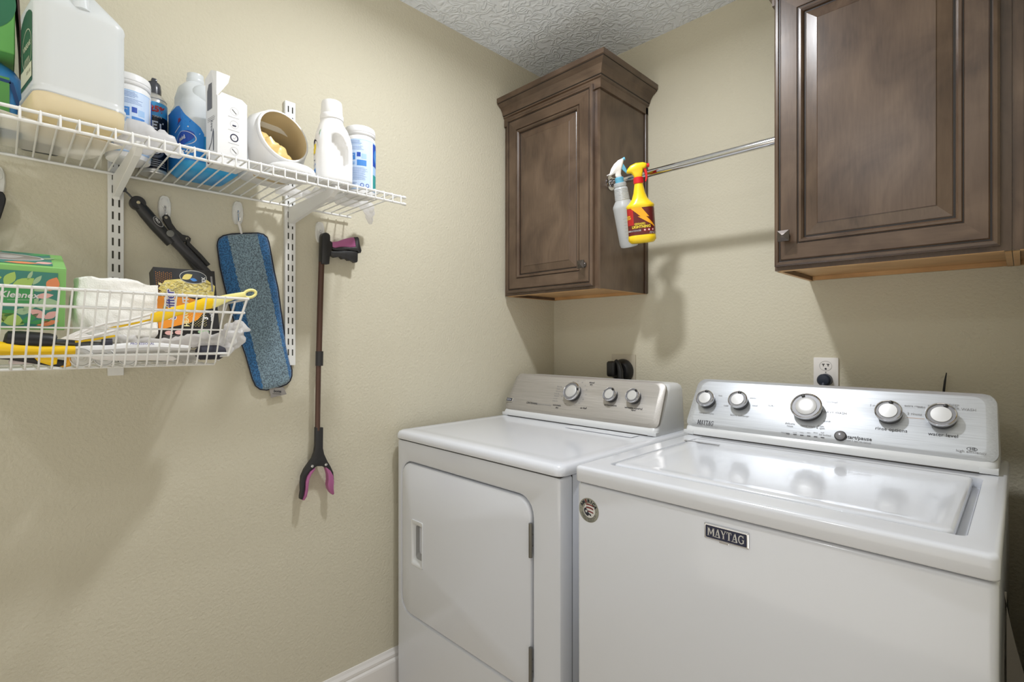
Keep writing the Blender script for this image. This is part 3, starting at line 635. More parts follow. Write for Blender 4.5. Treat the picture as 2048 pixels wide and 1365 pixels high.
# ================= LEFT WALL STORAGE =================
TOPZ = 1.6355   # top of the shelf wires
def standard(name, label, y, z0, z1):
    T = thing(name, label, 'shelf rail', (0.0005, y, z0), group=None)
    g = G(); w = .0155
    g.loft([[Vector((x, a, z)) for x, a in ((.0005, y-w), (.0115, y-w), (.0125, y-w+.001), (.0125, y+w-.001), (.0115, y+w), (.0005, y+w))] for z in (z0, z1)])
    part(T, 'channel', g, m_wire, world=True, smooth=False)
    g = G(); z = z0+.030; k = 0
    while z+.020 < z1:
        for s_ in (-1, 1):
            dz = .0 if s_ < 0 else -.001
            g.box(.0105, .01285, y+s_*.0062-.0018, y+s_*.0062+.0018, z+dz, z+.0185+dz)
        z += .0318
    part(T, 'slots', g, m_slot, world=True, smooth=False)['kind'] = 'stuff'
    return T
m_slot = M('painted slot shade', (52, 50, 42), .8)  # dark blocks on the rail stand in for shade inside open slots
standard('shelf_standard', 'white slotted wall rail behind the basket, below the left part of the wire shelf', -1.657, 1.139, 1.93)
standard('shelf_standard', 'white slotted wall rail beside the blue mop pad, its tip showing above the shelf', -1.2385, 1.150, 1.944)
def bracket(label, y, foot_z=1.570, x1=.318, z1=1.6245, zt=1.6245):
    g = G(); t = .0065
    P = [(.013, zt), (.013, foot_z-.004), (.018, foot_z-.006), (.024, foot_z), (x1-.03, zt-.022), (x1, zt-.010), (x1, zt)]
    g.prism([(x, y-t, z) for x, z in P], (0, 2*t, 0), bev=.0012)
    T = single('shelf_bracket', label, 'bracket', g, m_wire, smooth=False)
    return T
bracket('white triangular bracket under the wire shelf, left one beside the hanging black duster', -1.657, 1.572)
bracket('white triangular bracket under the wire shelf, right one above the blue mop pad', -1.2385, 1.574)
# ---- wire shelf ----
T = thing('wire_shelf', 'long white wire shelf loaded with cleaning bottles high on the left wall', 'shelf', (.17, -1.73, 1.628))
YE, YS = -1.0455, -2.40
g = G()
for x, z, r in ((.018, 1.6275, .0032), (.331, 1.6305, .0032), (.331, 1.6115, .0032)):
    g.tube([(x, YS, z), (x, YE, z)], r, 10)
part(T, 'rails', g, m_wire, world=True)
g = G(); y = -1.0585; n = 0
while y > YS:
    g.tube([(.016, y, 1.6325), (.326, y, 1.6345), (.3318, y, 1.6335), (.3345, y, 1.6295), (.3345, y, 1.6105)], .0019, 6); y -= .02665
part(T, 'cross_wires', g, m_wire, world=True)
for z in (1.6305, 1.6115):
    g = G(); g.lathe([(.0042, 0), (.0044, .008), (.003, .011)], (.331, YE-.006, z), (0, 1, 0), 12); part(T, 'end_cap', g, m_wire, world=True)
# ---- basket ----
T = thing('wire_basket', 'white wire basket full of cleaning things mounted on the left wall', 'basket', (.17, -1.93, 1.175))
g = G(); yr = -1.458; ys = -2.40
def fx(z): return .297+(z-1.195)*.305
for z, r, ye in ((1.318, .0031, yr), (1.2865, .0029, yr-.006), (1.2475, .0018, -1.506), (1.195, .0029, yr-.03)):
    g.tube([(fx(z), ys, z), (fx(z), ye, z)], r, 10)
for z in (1.318, 1.2865): g.tube([(fx(z), yr+(-.004 if z > 1.3 else -.010), z), (.018, yr+.03, z)], .0027, 8) if False else None
part(T, 'front_rails', g, m_wire, world=True)
g = G(); y = -1.5069
while y > ys:
    g.tube([(fx(1.320)+.002, y, 1.320), (fx(1.195)+.003, y-.0075, 1.195), (fx(1.176)+.001, y-.008, 1.176), (fx(1.170)-.006, y-.008, 1.1705), (.02, y-.008, 1.1695)], .0016, 6); y -= .01817
part(T, 'cross_wires', g, m_wire, world=True)
g = G()
a = at(488, 599, 'y', yr); g.tube([(fx(1.318), yr-.004, 1.318), (fx(1.195), yr-.032, 1.190)], .0027, 8)
g.tube([(.235, yr+.001, 1.318), (.215, yr-.030, 1.176)], .0024, 8); g.tube([(.14, yr+.01, 1.318), (.13, yr-.030, 1.176)], .0024, 8); g.tube([(.03, yr+.02, 1.318), (.03, yr-.030, 1.176)], .0024, 8)
g.tube([(fx(1.318), yr-.002, 1.318), (.018, yr+.022, 1.320)], .0026, 8); g.tube([(fx(1.19), yr-.032, 1.190), (.018, yr-.030, 1.176)], .0024, 8); g.tube([(.018, ys, 1.170), (.018, yr-.03, 1.170)], .0026, 8)
for x in (.10, .20): g.tube([(x, ys, 1.1675), (x, yr-.035, 1.1675)], .0024, 8)
part(T, 'end_and_bottom_wires', g, m_wire, world=True)

# ---------------- bottles ----------------
def rings_z(spec, cx, cy, rot=0, seg=8):
    """spec rows: z, half x, half y, corner radius, dx, dy"""
    out = []; c, s_ = math.cos(rot), math.sin(rot)
    for row in spec:
        z, hx, hy, r = row[:4]; dx, dy = (row[4], row[5]) if len(row) > 5 else (0, 0)
        out.append([Vector((cx+(a+dx)*c-(b+dy)*s_, cy+(a+dx)*s_+(b+dy)*c, z)) for a, b in rr(-hx, hx, -hy, hy, r, fn=lambda a, b: (a, b), seg=seg)])
    return out
m_jug = clear('milky jug plastic', (232, 236, 238), .22, .28, .25); m_jug1 = jugmat('milky jug with low level', (232, 236, 238), .040); m_jug2 = jugmat('milky jug half full', (232, 236, 238), .082, .95, .18)
m_amber = clear('pale amber liquid', (252, 238, 200), 0, .3, .5)
m_bluel = clear('blue liquid', (45, 190, 250), 0, .25, .3)
m_hdpe = M('white bottle plastic', (230, 230, 230), .3, sss=0.0)
m_paperw = M('white paper', (226, 226, 226), .6)
m_lblue = M('label light blue', (160, 194, 232), .45); m_mblue = M('label blue', (66, 132, 205), .45); m_dblue = M('label deep blue', (28, 74, 170), .45); m_tink = M('label small print', (84, 120, 184), .5)
m_teal = M('label teal', (50, 150, 150), .45); m_green = M('label green', (70, 150, 70), .45)
def shelf_z(): return TOPZ

# wipes tubs (two of a kind)
def wipes_tub(label, cx, cy, rotz):
    T = thing('wipes_tub', label, 'wipes tub', (cx, cy, TOPZ), rotz, group='cylindrical wipes tubs on the wire shelf')
    g = G(); R = .0430
    g.lathe([(.037, .0), (.0415, .002), (R, .008), (R, .158), (R-.001, .162), (R-.004, .166), (R-.004, .170)], c1=False)
    part(T, 'tub', g, m_hdpe)
    g = G(); g.lathe([(R-.002, .168), (R-.0005, .170), (R, .172), (R, .186), (R-.0015, .191), (R-.006, .194), (R-.012, .195), (.006, .196)]); g.lathe([(R+.0007, .176), (R+.0007, .178)], c0=False, c1=False)
    part(T, 'lid', g, m_hdpe)
    pr = Print(cmap(R+.0002), .006); w = math.pi*R*.98
    pr.grid(-w, w, .012, .152, m_lblue, 0)
    pr.grid(-.055, .045, .014, .150, M('label pale', (196, 214, 238), .45), 1)
    pr.lines(-.050, .020, [.147-k*.0032 for k in range(4)], .0009, m_tink, 2); pr.lines(-.050, .026, [.132-k*.0030 for k in range(4)], .0007, m_tink, 2)
    pr.grid(-.030, .000, .094, .113, m_mblue, 2); pr.grid(-.026, -.020, .098, .108, m_lblue, 3); pr.grid(.004, .014, .103, .115, m_dblue, 2); pr.grid(.016, .030, .098, .112, m_lblue, 2); pr.text('Directions', -.014, .108, .005, m_paperw, 3)
    pr.grid(-.030, .000, .080, .090, m_lblue, 2); pr.grid(.004, .030, .078, .094, m_mblue, 2); pr.lines(-.029, -.002, [.088, .085, .082], .0007, m_mblue, 3); pr.grid(-.045, -.034, .085, .112, m_lblue, 2)
    pr.lines(-.050, .034, [.072-k*.0030 for k in range(12)], .0007, m_tink, 2); pr.lines(-.048, .008, [.030, .027], .001, m_tink, 2)
    for k in (0, 1): pr.ring(.018+k*.015, .024, .0055, .0017, m_dblue, 2, 9)
    pr.grid(.045, .052, .014, .150, m_paperw, 2); pr.grid(.052, .075, .014, .060, m_teal, 2); pr.grid(.052, .085, .085, .148, m_dblue, 2); pr.ell(.070, .115, .014, .02, m_mblue, 3, 20)
    pr.build(T, 'printed_label')
    return T
def face(cx, cy): return math.atan2(CAM.y-cy, CAM.x-cx)
cx, cy = .112, -1.647; wipes_tub('white and blue wipes tub between the big jug and the black spray can', cx, cy, face(cx, cy)+.05)
cx, cy = .226, -1.126; wipes_tub('white and blue wipes tub at the right end of the wire shelf', cx, cy, face(cx, cy)-.28)

# black aerosol can
T = thing('aerosol_can', 'black and blue aerosol can between the wipes tub and the blue fluid jug', 'aerosol can', (.042, -1.5865, TOPZ), 0)
cr = .0290; T.rotation_euler = (0, 0, face(.042, -1.5865)+.15)
g = G(); g.lathe([(cr-.004, .001), (cr-.001, 0), (cr, .003), (cr-.0015, .005), (cr-.0005, .008), (cr-.0005, .178), (cr-.002, .182), (cr-.0005, .184), (cr-.004, .190), (cr-.012, .199), (cr-.017, .203)], n=36)
part(T, 'can', g, M('can tin', (200, 200, 198), .3, .7))
g = G(); g.lathe([(.0165, .200), (.0165, .212), (.015, .226), (.012, .230), (.0, .231)], n=24, c1=False); g.bbox(-.003, .014, -.006, .006, .226, .238, .003); part(T, 'nozzle_cap', g, M('dark grey gloss', (58, 60, 66), .25))
pr = Print(cmap(cr-.0003), .005)
pr.grid(-.1, .1, .010, .140, M('can black', (16, 18, 26), .3), 0); pr.grid(-.1, .1, .140, .174, M('can blue', (60, 150, 205), .3), 0)
pr.text('25%', .004, .156, .020, m_red, 3, .05); pr.text('MORE', -.018, .158, .010, m_paperw, 2, .02); pr.text('ULTIMATE', 0, .138, .006, m_paperw, 2)
m_cl = M('can letters', (200, 205, 212), .3)
pr.text('WET', -.008, .116, .026, m_cl, 2, .03, sx=.9); pr.text('OUT', -.006, .088, .026, m_cl, 2, .03, sx=.9)
pr.ring(0, .056, .019, .006, M('tyre grey', (90, 98, 112), .4), 2, 28); pr.ring(0, .056, .010, .002, m_cl, 2, 24)
pr.lines(-.026, .026, [.032, .027, .022, .017], .001, m_cl, 2)
pr.build(T, 'printed_label')

# big clear jug
T = thing('large_jug', 'big translucent white jug with a little amber liquid at the left of the shelf', 'jug', (.238, -1.752, TOPZ+.0035), 0)
jr = math.radians(8)
spec = [(0.000, .058, .058, .022), (.003, .066, .066, .026), (.010, .0705, .0705, .026), (.030, .0720, .0720, .026), (.047, .0715, .0715, .025), (.050, .0690, .0690, .024), (.056, .0690, .0690, .024), (.200, .0690, .0690, .024), (.206, .0700, .0700, .024), (.214, .0690, .0690, .026), (.224, .0630, .0640, .028),
        (.250, .048, .052, .030, -.004, -.004), (.275, .034, .040, .028, -.008, -.010), (.292, .024, .026, .023, -.010, -.014), (.298, .019, .019, .0185, -.010, -.014), (.318, .019, .019, .0185, -.010, -.014)]
g = G(); g.loft(rings_z(spec, 0, 0, jr), True, True); part(T, 'body', g, m_jug1, angle=60)
g = G(); c_, s_ = math.cos(jr), math.sin(jr)
def jl(a, b, z): return (a*c_-b*s_, a*s_+b*c_, z)
g.tube([jl(.004, -.012, .292), jl(.026, -.010, .300), jl(.044, -.006, .292), jl(.054, -.004, .268), jl(.058, -.003, .240), jl(.060, -.002, .216)], [.012, .013, .0135, .013, .0125, .014], 12); part(T, 'handle', g, m_jug)
g = G(); g.loft([[v for v in r] for r in rings_z([(.002, .060, .060, .022), (.010, .0685, .0685, .026), (.030, .0700, .0700, .026), (.0405, .0695, .0695, .025)], 0, 0, jr)]); part(T, 'liquid', g, m_amber, angle=60)
lo = Vector((0, 0, 0)); nx = Vector((-s_*-1, 0, 0))
# label on the left (towards -y) face: outward normal is local -b
nb = Vector((s_, -c_, 0)); ub = Vector((c_, s_, 0))
pr = Print(pmap(nb*.0692, ub, (0, 0, 1)))
m_dg = M('label dark green', (40, 84, 66), .5); m_cream = M('label cream', (206, 206, 182), .5)
pr.poly([(-.046, .062), (.046, .062), (.046, .185), (.036, .193), (.02, .200), (0, .203), (-.02, .200), (-.036, .193), (-.046, .185)], m_dg, 0)
pr.ring(.004, .130, .038, .0016, m_cream, 1, 36); pr.text('VINEGAR', .006, .135, .014, m_cream, 2, .02); pr.grid(-.044, .044, .070, .098, m_cream, 2); pr.text('32 FL OZ', .02, .084, .008, m_ink, 3)
for k in range(9): pr.line([(-.02+k*.006, .098), (-.01+k*.004, .114)], .0015, m_cream, 2)
pr.build(T, 'printed_label')

# blue fluid jug
T = thing('blue_fluid_jug', 'half full translucent jug of bright blue fluid without a cap', 'jug', (.101, -1.489, TOPZ), 0)
jr = math.radians(2)
spec = [(0, .058, .050, .020), (.003, .068, .058, .026), (.012, .074, .0635, .028), (.150, .074, .0635, .028), (.166, .073, .0625, .030), (.180, .066, .057, .034), (.194, .056, .050, .036, .0, -.010), (.212, .040, .040, .036, .004, -.018), (.226, .024, .024, .0238, .006, -.022), (.230, .0185, .0185, .0183, .006, -.022), (.234, .0195, .0195, .0193, .006, -.022), (.240, .0195, .0195, .0193, .006, -.022), (.241, .018, .018, .0178, .006, -.022), (.252, .018, .018, .0178, .006, -.022), (.2525, .0155, .0155, .0153, .006, -.022), (.236, .0155, .0155, .0153, .006, -.022)]
g = G(); g.loft(rings_z(spec, 0, 0, jr), True, False); part(T, 'body', g, m_jug2, angle=60)
g = G(); g.loft(rings_z([(.002, .060, .052, .022), (.012, .0725, .062, .027), (.082, .0725, .062, .027)], 0, 0, jr)); part(T, 'liquid', g, m_bluel, angle=60)
c_, s_ = math.cos(jr), math.sin(jr)
g = G(); dc = Vector(jl(.040, -.012, .178))
g.lathe([(.034*math.sin(math.pi*k/12), -.040*math.cos(math.pi*k/12)) for k in range(1, 12)], dc, (0, 0, 1), 28); part(T, 'finger_dome', g, m_jug)
nb = Vector((s_, -c_, 0)); ub = Vector((c_, s_, 0)); nbl = nb
def jwrap(s__, z, h):
    hx_, hy_, rc = .0742, .0637, .028; e = hx_-rc
    if s__ <= e: p = (s__, -hy_-h)
    else:
        t = (s__-e)/rc
        if t <= math.pi/2: p = (e+(rc+h)*math.sin(t), -(hy_-rc)-(rc+h)*math.cos(t))
        else: p = (hx_+h, -(hy_-rc)+(s__-e-rc*math.pi/2))
    return Vector(jl(p[0], p[1], z))
pr = Print(jwrap, .009)
m_lb = M('jug label blue', (38, 132, 214), .4)
pr.poly([(-.062, .018), (.104, .018), (.104, .086), (.096, .100), (.080, .112), (.064, .126), (.050, .142), (.034, .154), (.010, .160), (-.062, .160)], m_lb, 0)
pr.ell(.052, .070, .034, .016, m_dblue, 1, 28, .35); pr.ring(.052, .070, .036, .002, m_paperw, 2, 28, .018); pr.text('Fluid', .052, .070, .013, m_paperw, 3, .02, rot=.3); pr.text('-20', .070, .042, .020, m_paperw, 3, .03); pr.text('ice', .036, .120, .016, m_red, 2, .04)
pr.line([(.0, .098), (.04, .104), (.07, .098), (.095, .084)], .003, m_paperw, 1); pr.line([(.02, .112), (.05, .116), (.075, .110)], .004, m_dblue, 1)
pr.build(T, 'printed_label')

# white carton with open flap
T = thing('white_carton', 'white cardboard carton with round icons and its top flap standing open', 'carton', (.230, -1.474, TOPZ), 0)
T.rotation_euler = (0, 0, math.radians(7)); hx, hy, hz = .030, .034, .154
g = G(); t = .0008
g.box(hx-t, hx, -hy, hy, 0, hz); g.box(-hx, -hx+t, -hy, hy, 0, hz); g.box(-hx, hx, -hy, -hy+t, 0, hz); g.box(-hx, hx, hy-t, hy, 0, hz); g.box(-hx, hx, -hy, hy, 0, t)
part(T, 'box', g, m_paperw, smooth=False)
g = G(); g.prism([(hx-.001, -hy+.004, hz), (hx-.001, hy, hz), (hx-.010, hy-.008, hz+.012), (hx-.014, -hy+.016, hz+.016)], (-.0008, 0, -.0002)); part(T, 'side_flap', g, m_paperw, smooth=False)
g = G(); g.prism([(hx-.003, -hy, hz-.004), (-hx, -hy, hz), (-hx+.004, -hy-.004, hz+.050), (-hx+.030, -hy-.001, hz+.066), (hx-.012, -hy+.004, hz+.060)], (0, .0008, 0)); 
g.prism([(hx-.012, -hy+.004, hz+.060), (hx-.004, -hy, hz-.004), (hx-.005, -hy+.014, hz+.018), (hx-.008, -hy+.028, hz+.040), (hx-.012, -hy+.034, hz+.060)], (-.0008, 0, 0)); part(T, 'open_flap', g, m_paperw, smooth=False)
pr = Print(pmap((hx, 0, 0), (0, 1, 0), (0, 0, 1)))
for k in range(4):
    z = .128-k*.031; pr.ring(.004, z, .0092, .0022 if k == 2 else .0004, m_navy if k == 2 else m_fink, 1, 28); pr.lines(-.010, .016, [z-.0145], .0006, m_fink, 1, .05)
    if k == 1: pr.grid(0, .008, z-.004, z-.001, m_navy, 1)
    if k in (0, 3): pr.line([(-.001, z+.004), (.009, z-.005)], .0013, m_ink, 1)
    if k == 2: pr.line([(.001, z), (.004, z-.003), (.008, z+.004)], .0006, m_fink, 1)
pr.lines(-.012, .018, [.015, .012], .0006, m_fink)
pr.build(T, 'printed_icons')
pr = Print(pmap((0, -hy, 0), (1, 0, 0), (0, 0, 1)))
m_gy = M('carton grey photo', (96, 98, 108), .5)
pr.grid(-.022, .004, .130, .190, m_gy, 1); pr.text('easy', 0, .090, .016, m_gy, 1, rot=1.57); pr.line([(-.02, .03), (.0, .05), (.012, .08)], .003, m_gy, 1); pr.grid(.010, .014, .03, .075, m_gy, 1); pr.ell(-.014, .014, .009, .011, M('carton maroon', (92, 60, 66), .5), 1); pr.lines(-.02, .02, [.11, .106, .102], .001, m_fink)
pr.build(T, 'printed_front')

# tub lying on its back with open mouth
T = thing('pods_tub', 'white round-cornered detergent tub lying open with its interior shade painted tan', 'tub', (.15, -1.335, TOPZ), 0)
n = Vector((.955, .19, .225)).normalized(); u = Vector((0, 0, 1)).cross(n).normalized(); w = n.cross(u).normalized()
mc = at(569, 272, 'x', .225)-Vector((.15, -1.335, TOPZ))
g = G()
def mring(c, a, b, r, k=9): return [c+u*p+w*q for p, q in rr(-a, a, -b, b, r, fn=lambda p, q: (p, q), seg=k)]
bc = mc-n*.150+Vector((0, .0, .008))
bc.z = .074; mid = mc*.5+bc*.5; mid.z = .077
g.loft([mring(bc, .045, .045, .03), mring(bc+n*.004, .064, .060, .036), mring(bc+n*.014, .074, .068, .04), mring(bc+n*.050, .080, .0725, .045), mring(mid+n*.02, .080, .0725, .05), mring(mc*.75+bc*.25, .078, .0725, .056), mring(mc-n*.014, .0725, .0705, .066), mring(mc-n*.011, .069, .069, .0685), mring(mc-n*.008, .0705, .0705, .070), mring(mc-n*.002, .0695, .0695, .069), mring(mc, .0675, .0675, .067), mring(mc-n*.001, .0640, .0640, .0638)], True, False)
part(T, 'body', g, m_hdpe, angle=70)
g = G(); g.loft([mring(mc-n*.0005, .0643, .0643, .0640), mring(mc-n*.012, .063, .063, .062), mring(mc*.75+bc*.25, .070, .066, .052), mring(mid, .074, .068, .045), mring(bc+n*.03, .070, .064, .038), mring(bc+n*.012, .055, .052, .03)], False, True)
part(T, 'inside', g, clear('tub inside shade tan', (232, 216, 180), 0, .4, .45), angle=70)  # inside coloured tan to stand for the shade within the tub
g = G()
for k, (a, b, d, s_) in enumerate([(-.030, -.030, .030, .026), (-.006, -.042, .034, .025), (-.044, -.010, .040, .024), (.020, -.046, .045, .024), (-.022, -.010, .060, .026), (.004, -.024, .060, .024)]):
    bm = bmesh.new(); bmesh.ops.create_icosphere(bm, subdivisions=3, radius=s_)
    for v in bm.verts: v.co *= 1+.35*noise.noise(v.co*60+Vector((k*3, 0, 0)))
    c = mc-n*d+u*a+w*b
    bm.verts.index_update(); g.add([c+v.co for v in bm.verts], [[v.index for v in f.verts] for f in bm.faces]); bm.free()
part(T, 'packs', g, M('amber pods', (222, 194, 128), .35), label='amber soft packs inside')['kind'] = 'stuff'
pr = Print(pmap(u*-.0795+(mid+n*.0), n, w)); 
pr = Print(pmap(mid-u*.0806, n*1, w))
pr.grid(-.045, .040, -.050, .040, m_paperw, 0); pr.poly([(-.030, -.045), (.014, -.052), (.026, -.020), (.024, .018), (.010, .038), (-.030, .030)], M('label leaf green', (66, 158, 84), .4), 1); pr.ell(-.012, .0, .020, .030, m_dblue, 2); pr.text('all', -.012, 0, .030, M('label yellow', (240, 215, 60), .4), 3, .03)
pr.build(T, 'printed_label')
T = thing('tub_lid', 'white domed plastic lid lying in front of the open detergent tub', 'lid', (.266, -1.337, TOPZ), 0)
g = G(); g.lathe([(.0570, 0), (.0585, .002), (.0585, .014), (.056, .019), (.051, .023), (.036, .029), (.018, .032), (.0, .0325)], n=48, c1=False); part(T, 'cap', g, m_hdpe, angle=40)

# all detergent bottle
T = thing('detergent_bottle', 'white laundry detergent bottle with a recessed handle and a yellow on blue logo', 'detergent bottle', (.272, -1.228, TOPZ), math.radians(-15))
spec = [(0, .030, .036, .020), (.003, .036, .043, .024), (.010, .038, .0465, .026), (.080, .0385, .0475, .028), (.110, .038, .0465, .030), (.130, .036, .044, .032, 0, -.001), (.148, .032, .038, .030, 0, -.002), (.162, .0285, .031, .028, 0, -.004), (.172, .0275, .0275, .0273, 0, -.004)]
g = G()
R_ = rings_z(spec, 0, 0, 0, 10)
# refine along z for the handle recess
def lerp_rings(R, n):
    out = []
    for a, b in zip(R[:-1], R[1:]):
        for k in range(n): out.append([p.lerp(q, k/n) for p, q in zip(a, b)])
    out.append(R[-1]); return out
R_ = lerp_rings(R_, 5)
g.loft(R_, True, True)
bm = bmesh.new(); vv = [bm.verts.new(v) for v in g.v]; bm.verts.ensure_lookup_table()
for f in g.f: bm.faces.new([vv[i] for i in f])
for _ in range(1):
    es = [e for e in bm.edges if e.calc_length() > .006 and (e.verts[0].co.x > .02 and e.verts[1].co.x > .02)]
    bmesh.ops.subdivide_edges(bm, edges=es, cuts=3, use_grid_fill=True)
for v in bm.verts:
    if v.co.x > .024:
        dy = (v.co.y-.008+(v.co.z-.082)*.16)/.0215; dz = (v.co.z-.084)/.044
        d = dy*dy+dz*dz
        v.co.x -= .016*max(0, min(1, (1.18-d)/.45))
bm.verts.index_update(); g = G(); g.add([v.co.copy() for v in bm.verts], [[v.index for v in f.verts] for f in bm.faces]); bm.free()
part(T, 'body', g, m_hdpe, angle=75)
g = G(); g.lathe([(.0275, .172), (.0295, .174), (.0300, .184), (.0285, .187), (.0265, .188)], (0, -.004, 0), n=36, c0=False, c1=False); part(T, 'pour_collar', g, m_hdpe)
g = G(); g.lathe([(.0275, .187), (.0280, .189), (.0265, .216), (.0255, .221), (.022, .2235), (.001, .2245)], (0, -.004, 0), n=36, c0=False); part(T, 'cap', g, m_hdpe)
nb = Vector((0, -1, 0)); pr = Print(lambda a, b, h: Vector((a+.0, -.0478-h+abs(a)**2*9+max(0, b-.118)*.30, b)))
m_yel = M('label yellow', (240, 215, 60), .4)
pr.grid(-.026, .028, .012, .128, M('label pale cyan', (205, 228, 238), .4), 0); pr.poly([(-.026, .118), (.026, .124), (.026, .138), (-.026, .130)], m_green, 1); pr.ell(.004, .086, .022, .028, m_navy, 1, 30); pr.text('all', .004, .087, .030, m_yel, 3, .06); pr.text('free clear', .004, .048, .010, m_mblue, 2); pr.ell(.004, .030, .022, .0065, m_mblue, 1, 20, .15); pr.ell(.018, .036, .006, .006, m_lblue, 2)
pr.build(T, 'printed_label')

# crumpled things
def crumple(pts, radii, seed=0, amp=.45, n=28, sub=10, fold=0.0, flat=None, sc=28):
    """a rumpled bag or cloth along a path"""
    P = []; R_ = []
    for i in range(len(pts)-1):
        for k in range(sub):
            t = k/sub; P.append(Vector(pts[i]).lerp(Vector(pts[i+1]), t)); R_.append(radii[i]*(1-t)+radii[i+1]*t)
    P.append(Vector(pts[-1])); R_.append(radii[-1])
    g = G(); g.tube(P, R_, n)
    off = Vector((seed*7.3, seed*3.1, seed*1.7))
    for i, v in enumerate(g.v):
        k = min(i//n, len(P)-1); c = P[k]; d = v-c; r = d.length or 1e-6
        q = abs(noise.noise(v*sc+off))*1.7-.5+.5*noise.noise(v*sc*2.7+off)-.6*abs(noise.noise(v*sc*1.6+off*2))
        v2 = c+d*(1+amp*q)
        if flat is not None: v2.z = max(v2.z, flat)
        g.v[i] = v2
    return g
m_bag = clear('white plastic bag', (246, 245, 245), .08, .3, .6); m_cloth = M('white cloth', (224, 222, 218), .8, bump=(260, .5, .001))
m_paper2 = clear('white paper towel', (246, 243, 236), 0, .85, .5)
# folded paper towels lying on the shelf, under the jug side
def blanket(name, label, cat, outline, z, th, m, seed, amp=.004, nn=10):
    """thin rumpled sheet over an xy outline: rows of points"""
    g = G(); A, B, Cc, Dd = [Vector(q) for q in outline]
    N, K = 26, 14; top = []; bot = []
    for i in range(N+1):
        for j in range(K+1):
            p = A.lerp(B, i/N).lerp(Dd.lerp(Cc, i/N), j/K)
            e = .010*noise.noise(Vector((p.x*22, p.y*22, seed))) if i in (0, N) or j in (0, K) else 0
            q = Vector((p.x+e, p.y+e, 0)); h = z+th+amp*(1+noise.noise(Vector((p.x*38, p.y*38, seed*3)))+.6*noise.noise(Vector((p.x*90, p.y*90, seed))))
            top.append(Vector((q.x, q.y, h))); bot.append(Vector((q.x, q.y, z)))
    W_ = K+1; f = lambda i, j, o: o+i*W_+j
    n0 = len(top); fs = []
    for i in range(N):
        for j in range(K):
            fs.append((f(i,j,0), f(i+1,j,0), f(i+1,j+1,0), f(i,j+1,0))); fs.append((f(i,j,n0), f(i,j+1,n0), f(i+1,j+1,n0), f(i+1,j,n0)))
    for i in range(N): fs.append((f(i,0,0), f(i,0,n0), f(i+1,0,n0), f(i+1,0,0))); fs.append((f(i,K,0), f(i+1,K,0), f(i+1,K,n0), f(i,K,n0)))
    for j in range(K): fs.append((f(0,j,0), f(0,j+1,0), f(0,j+1,n0), f(0,j,n0))); fs.append((f(N,j,0), f(N,j,n0), f(N,j+1,n0), f(N,j+1,0)))
    g.add(top+bot, fs); return single(name, label, cat, g, m, angle=80)
blanket('paper_towels', 'white paper towels lying flat on the shelf under the big jug', 'paper towels', ((.050, -1.93, 0), (.055, -1.72, 0), (.215, -1.675, 0), (.305, -1.93, 0)), TOPZ-.0002, .0018, m_paper2, 3, .0006)
# towels etc. round the jug
g = crumple([(.190, -1.680, 1.656), (.215, -1.645, 1.666), (.235, -1.605, 1.662), (.215, -1.565, 1.650)], [.012, .030, .027, .010], 3, .55, flat=TOPZ, sc=24)
single('plastic_bag', 'crumpled white plastic bag on the shelf in front of the wipes tub', 'plastic bag', g, m_bag, angle=60)
g = crumple([(.075, -1.225, 1.656), (.12, -1.185, 1.654), (.13, -1.12, 1.652), (.12, -1.06, 1.650), (.085, -1.015, 1.644), (.06, -1.0, 1.628), (.05, -.995, 1.610)], [.010, .020, .021, .020, .018, .014, .006], 5, .55, sc=26)
for i, v in enumerate(g.v):
    if v.y < -1.035: v.z = max(v.z, TOPZ)
    v.x = max(v.x, .004)
single('plastic_bag', 'crumpled clear white plastic bag poking over the right end of the shelf', 'plastic bag', g, m_bag, angle=60)
g = crumple([(.060, -1.300, 1.652), (.075, -1.265, 1.654), (.09, -1.235, 1.650)], [.008, .018, .010], 8, .5, flat=TOPZ)
single('plastic_bag', 'small crumpled bag on the shelf behind the domed lid', 'plastic bag', g, m_bag, angle=60)

# green boxes etc. at the far left
T = thing('green_box', 'light and dark green box cut off at the top left corner of the picture', 'box', (.13, -1.86, 1.775))
g = G(); g.bbox(.07, .20, -1.98, -1.8355, 1.775, 1.98, .0015, 1); part(T, 'carton', g, M('box light green', (98, 168, 84), .45), world=True, smooth=False)
pr = Print(pmap(Vector((.20, -1.86, 1.775))-T.location, (0, 1, 0), (0, 0, 1)))
pr.ell(-.040, .094, .066, .066, M('box dark green', (40, 108, 76), .45), 1, 40); pr.ell(-.060, .085, .045, .052, M('box cream', (205, 214, 165), .45), 2, 36); pr.ell(-.066, .085, .042, .048, M('box olive', (128, 148, 60), .45), 3, 36)
pr.build(T, 'printed_design')
T = thing('blue_pouch', 'green and blue plastic bottle below the green box at the left picture edge', 'bottle', (.145, -1.865, TOPZ), 0)
spec = [(0, .030, .040, .02), (.006, .036, .046, .024), (.050, .037, .048, .026), (.100, .034, .044, .026), (.122, .024, .030, .02), (.134, .014, .014, .0138)]
g = G(); g.loft(rings_z(spec, 0, 0)); part(T, 'body', g, M('bottle cyan blue', (60, 130, 190), .3), angle=60)
pr = Print(pmap((.0372, 0, 0), (0, 1, 0), (0, 0, 1))); pr.grid(-.040, .022, .030, .098, M('pouch green', (86, 150, 74), .45), 1); pr.line([(-.03, .094), (.024, .090), (.034, .05), (.036, .03)], .006, M('pouch dark blue', (16, 60, 110), .4), 2); pr.build(T, 'printed_label')
g = G(); g.loft(rings_z([(0, .04, .03, .01), (.004, .046, .034, .014), (.10, .046, .034, .014), (.130, .040, .026, .012), (.136, .030, .018, .01)], 0, 0), True, True)
g.v = [q+Vector((.085, -1.795, TOPZ)) for q in g.v]
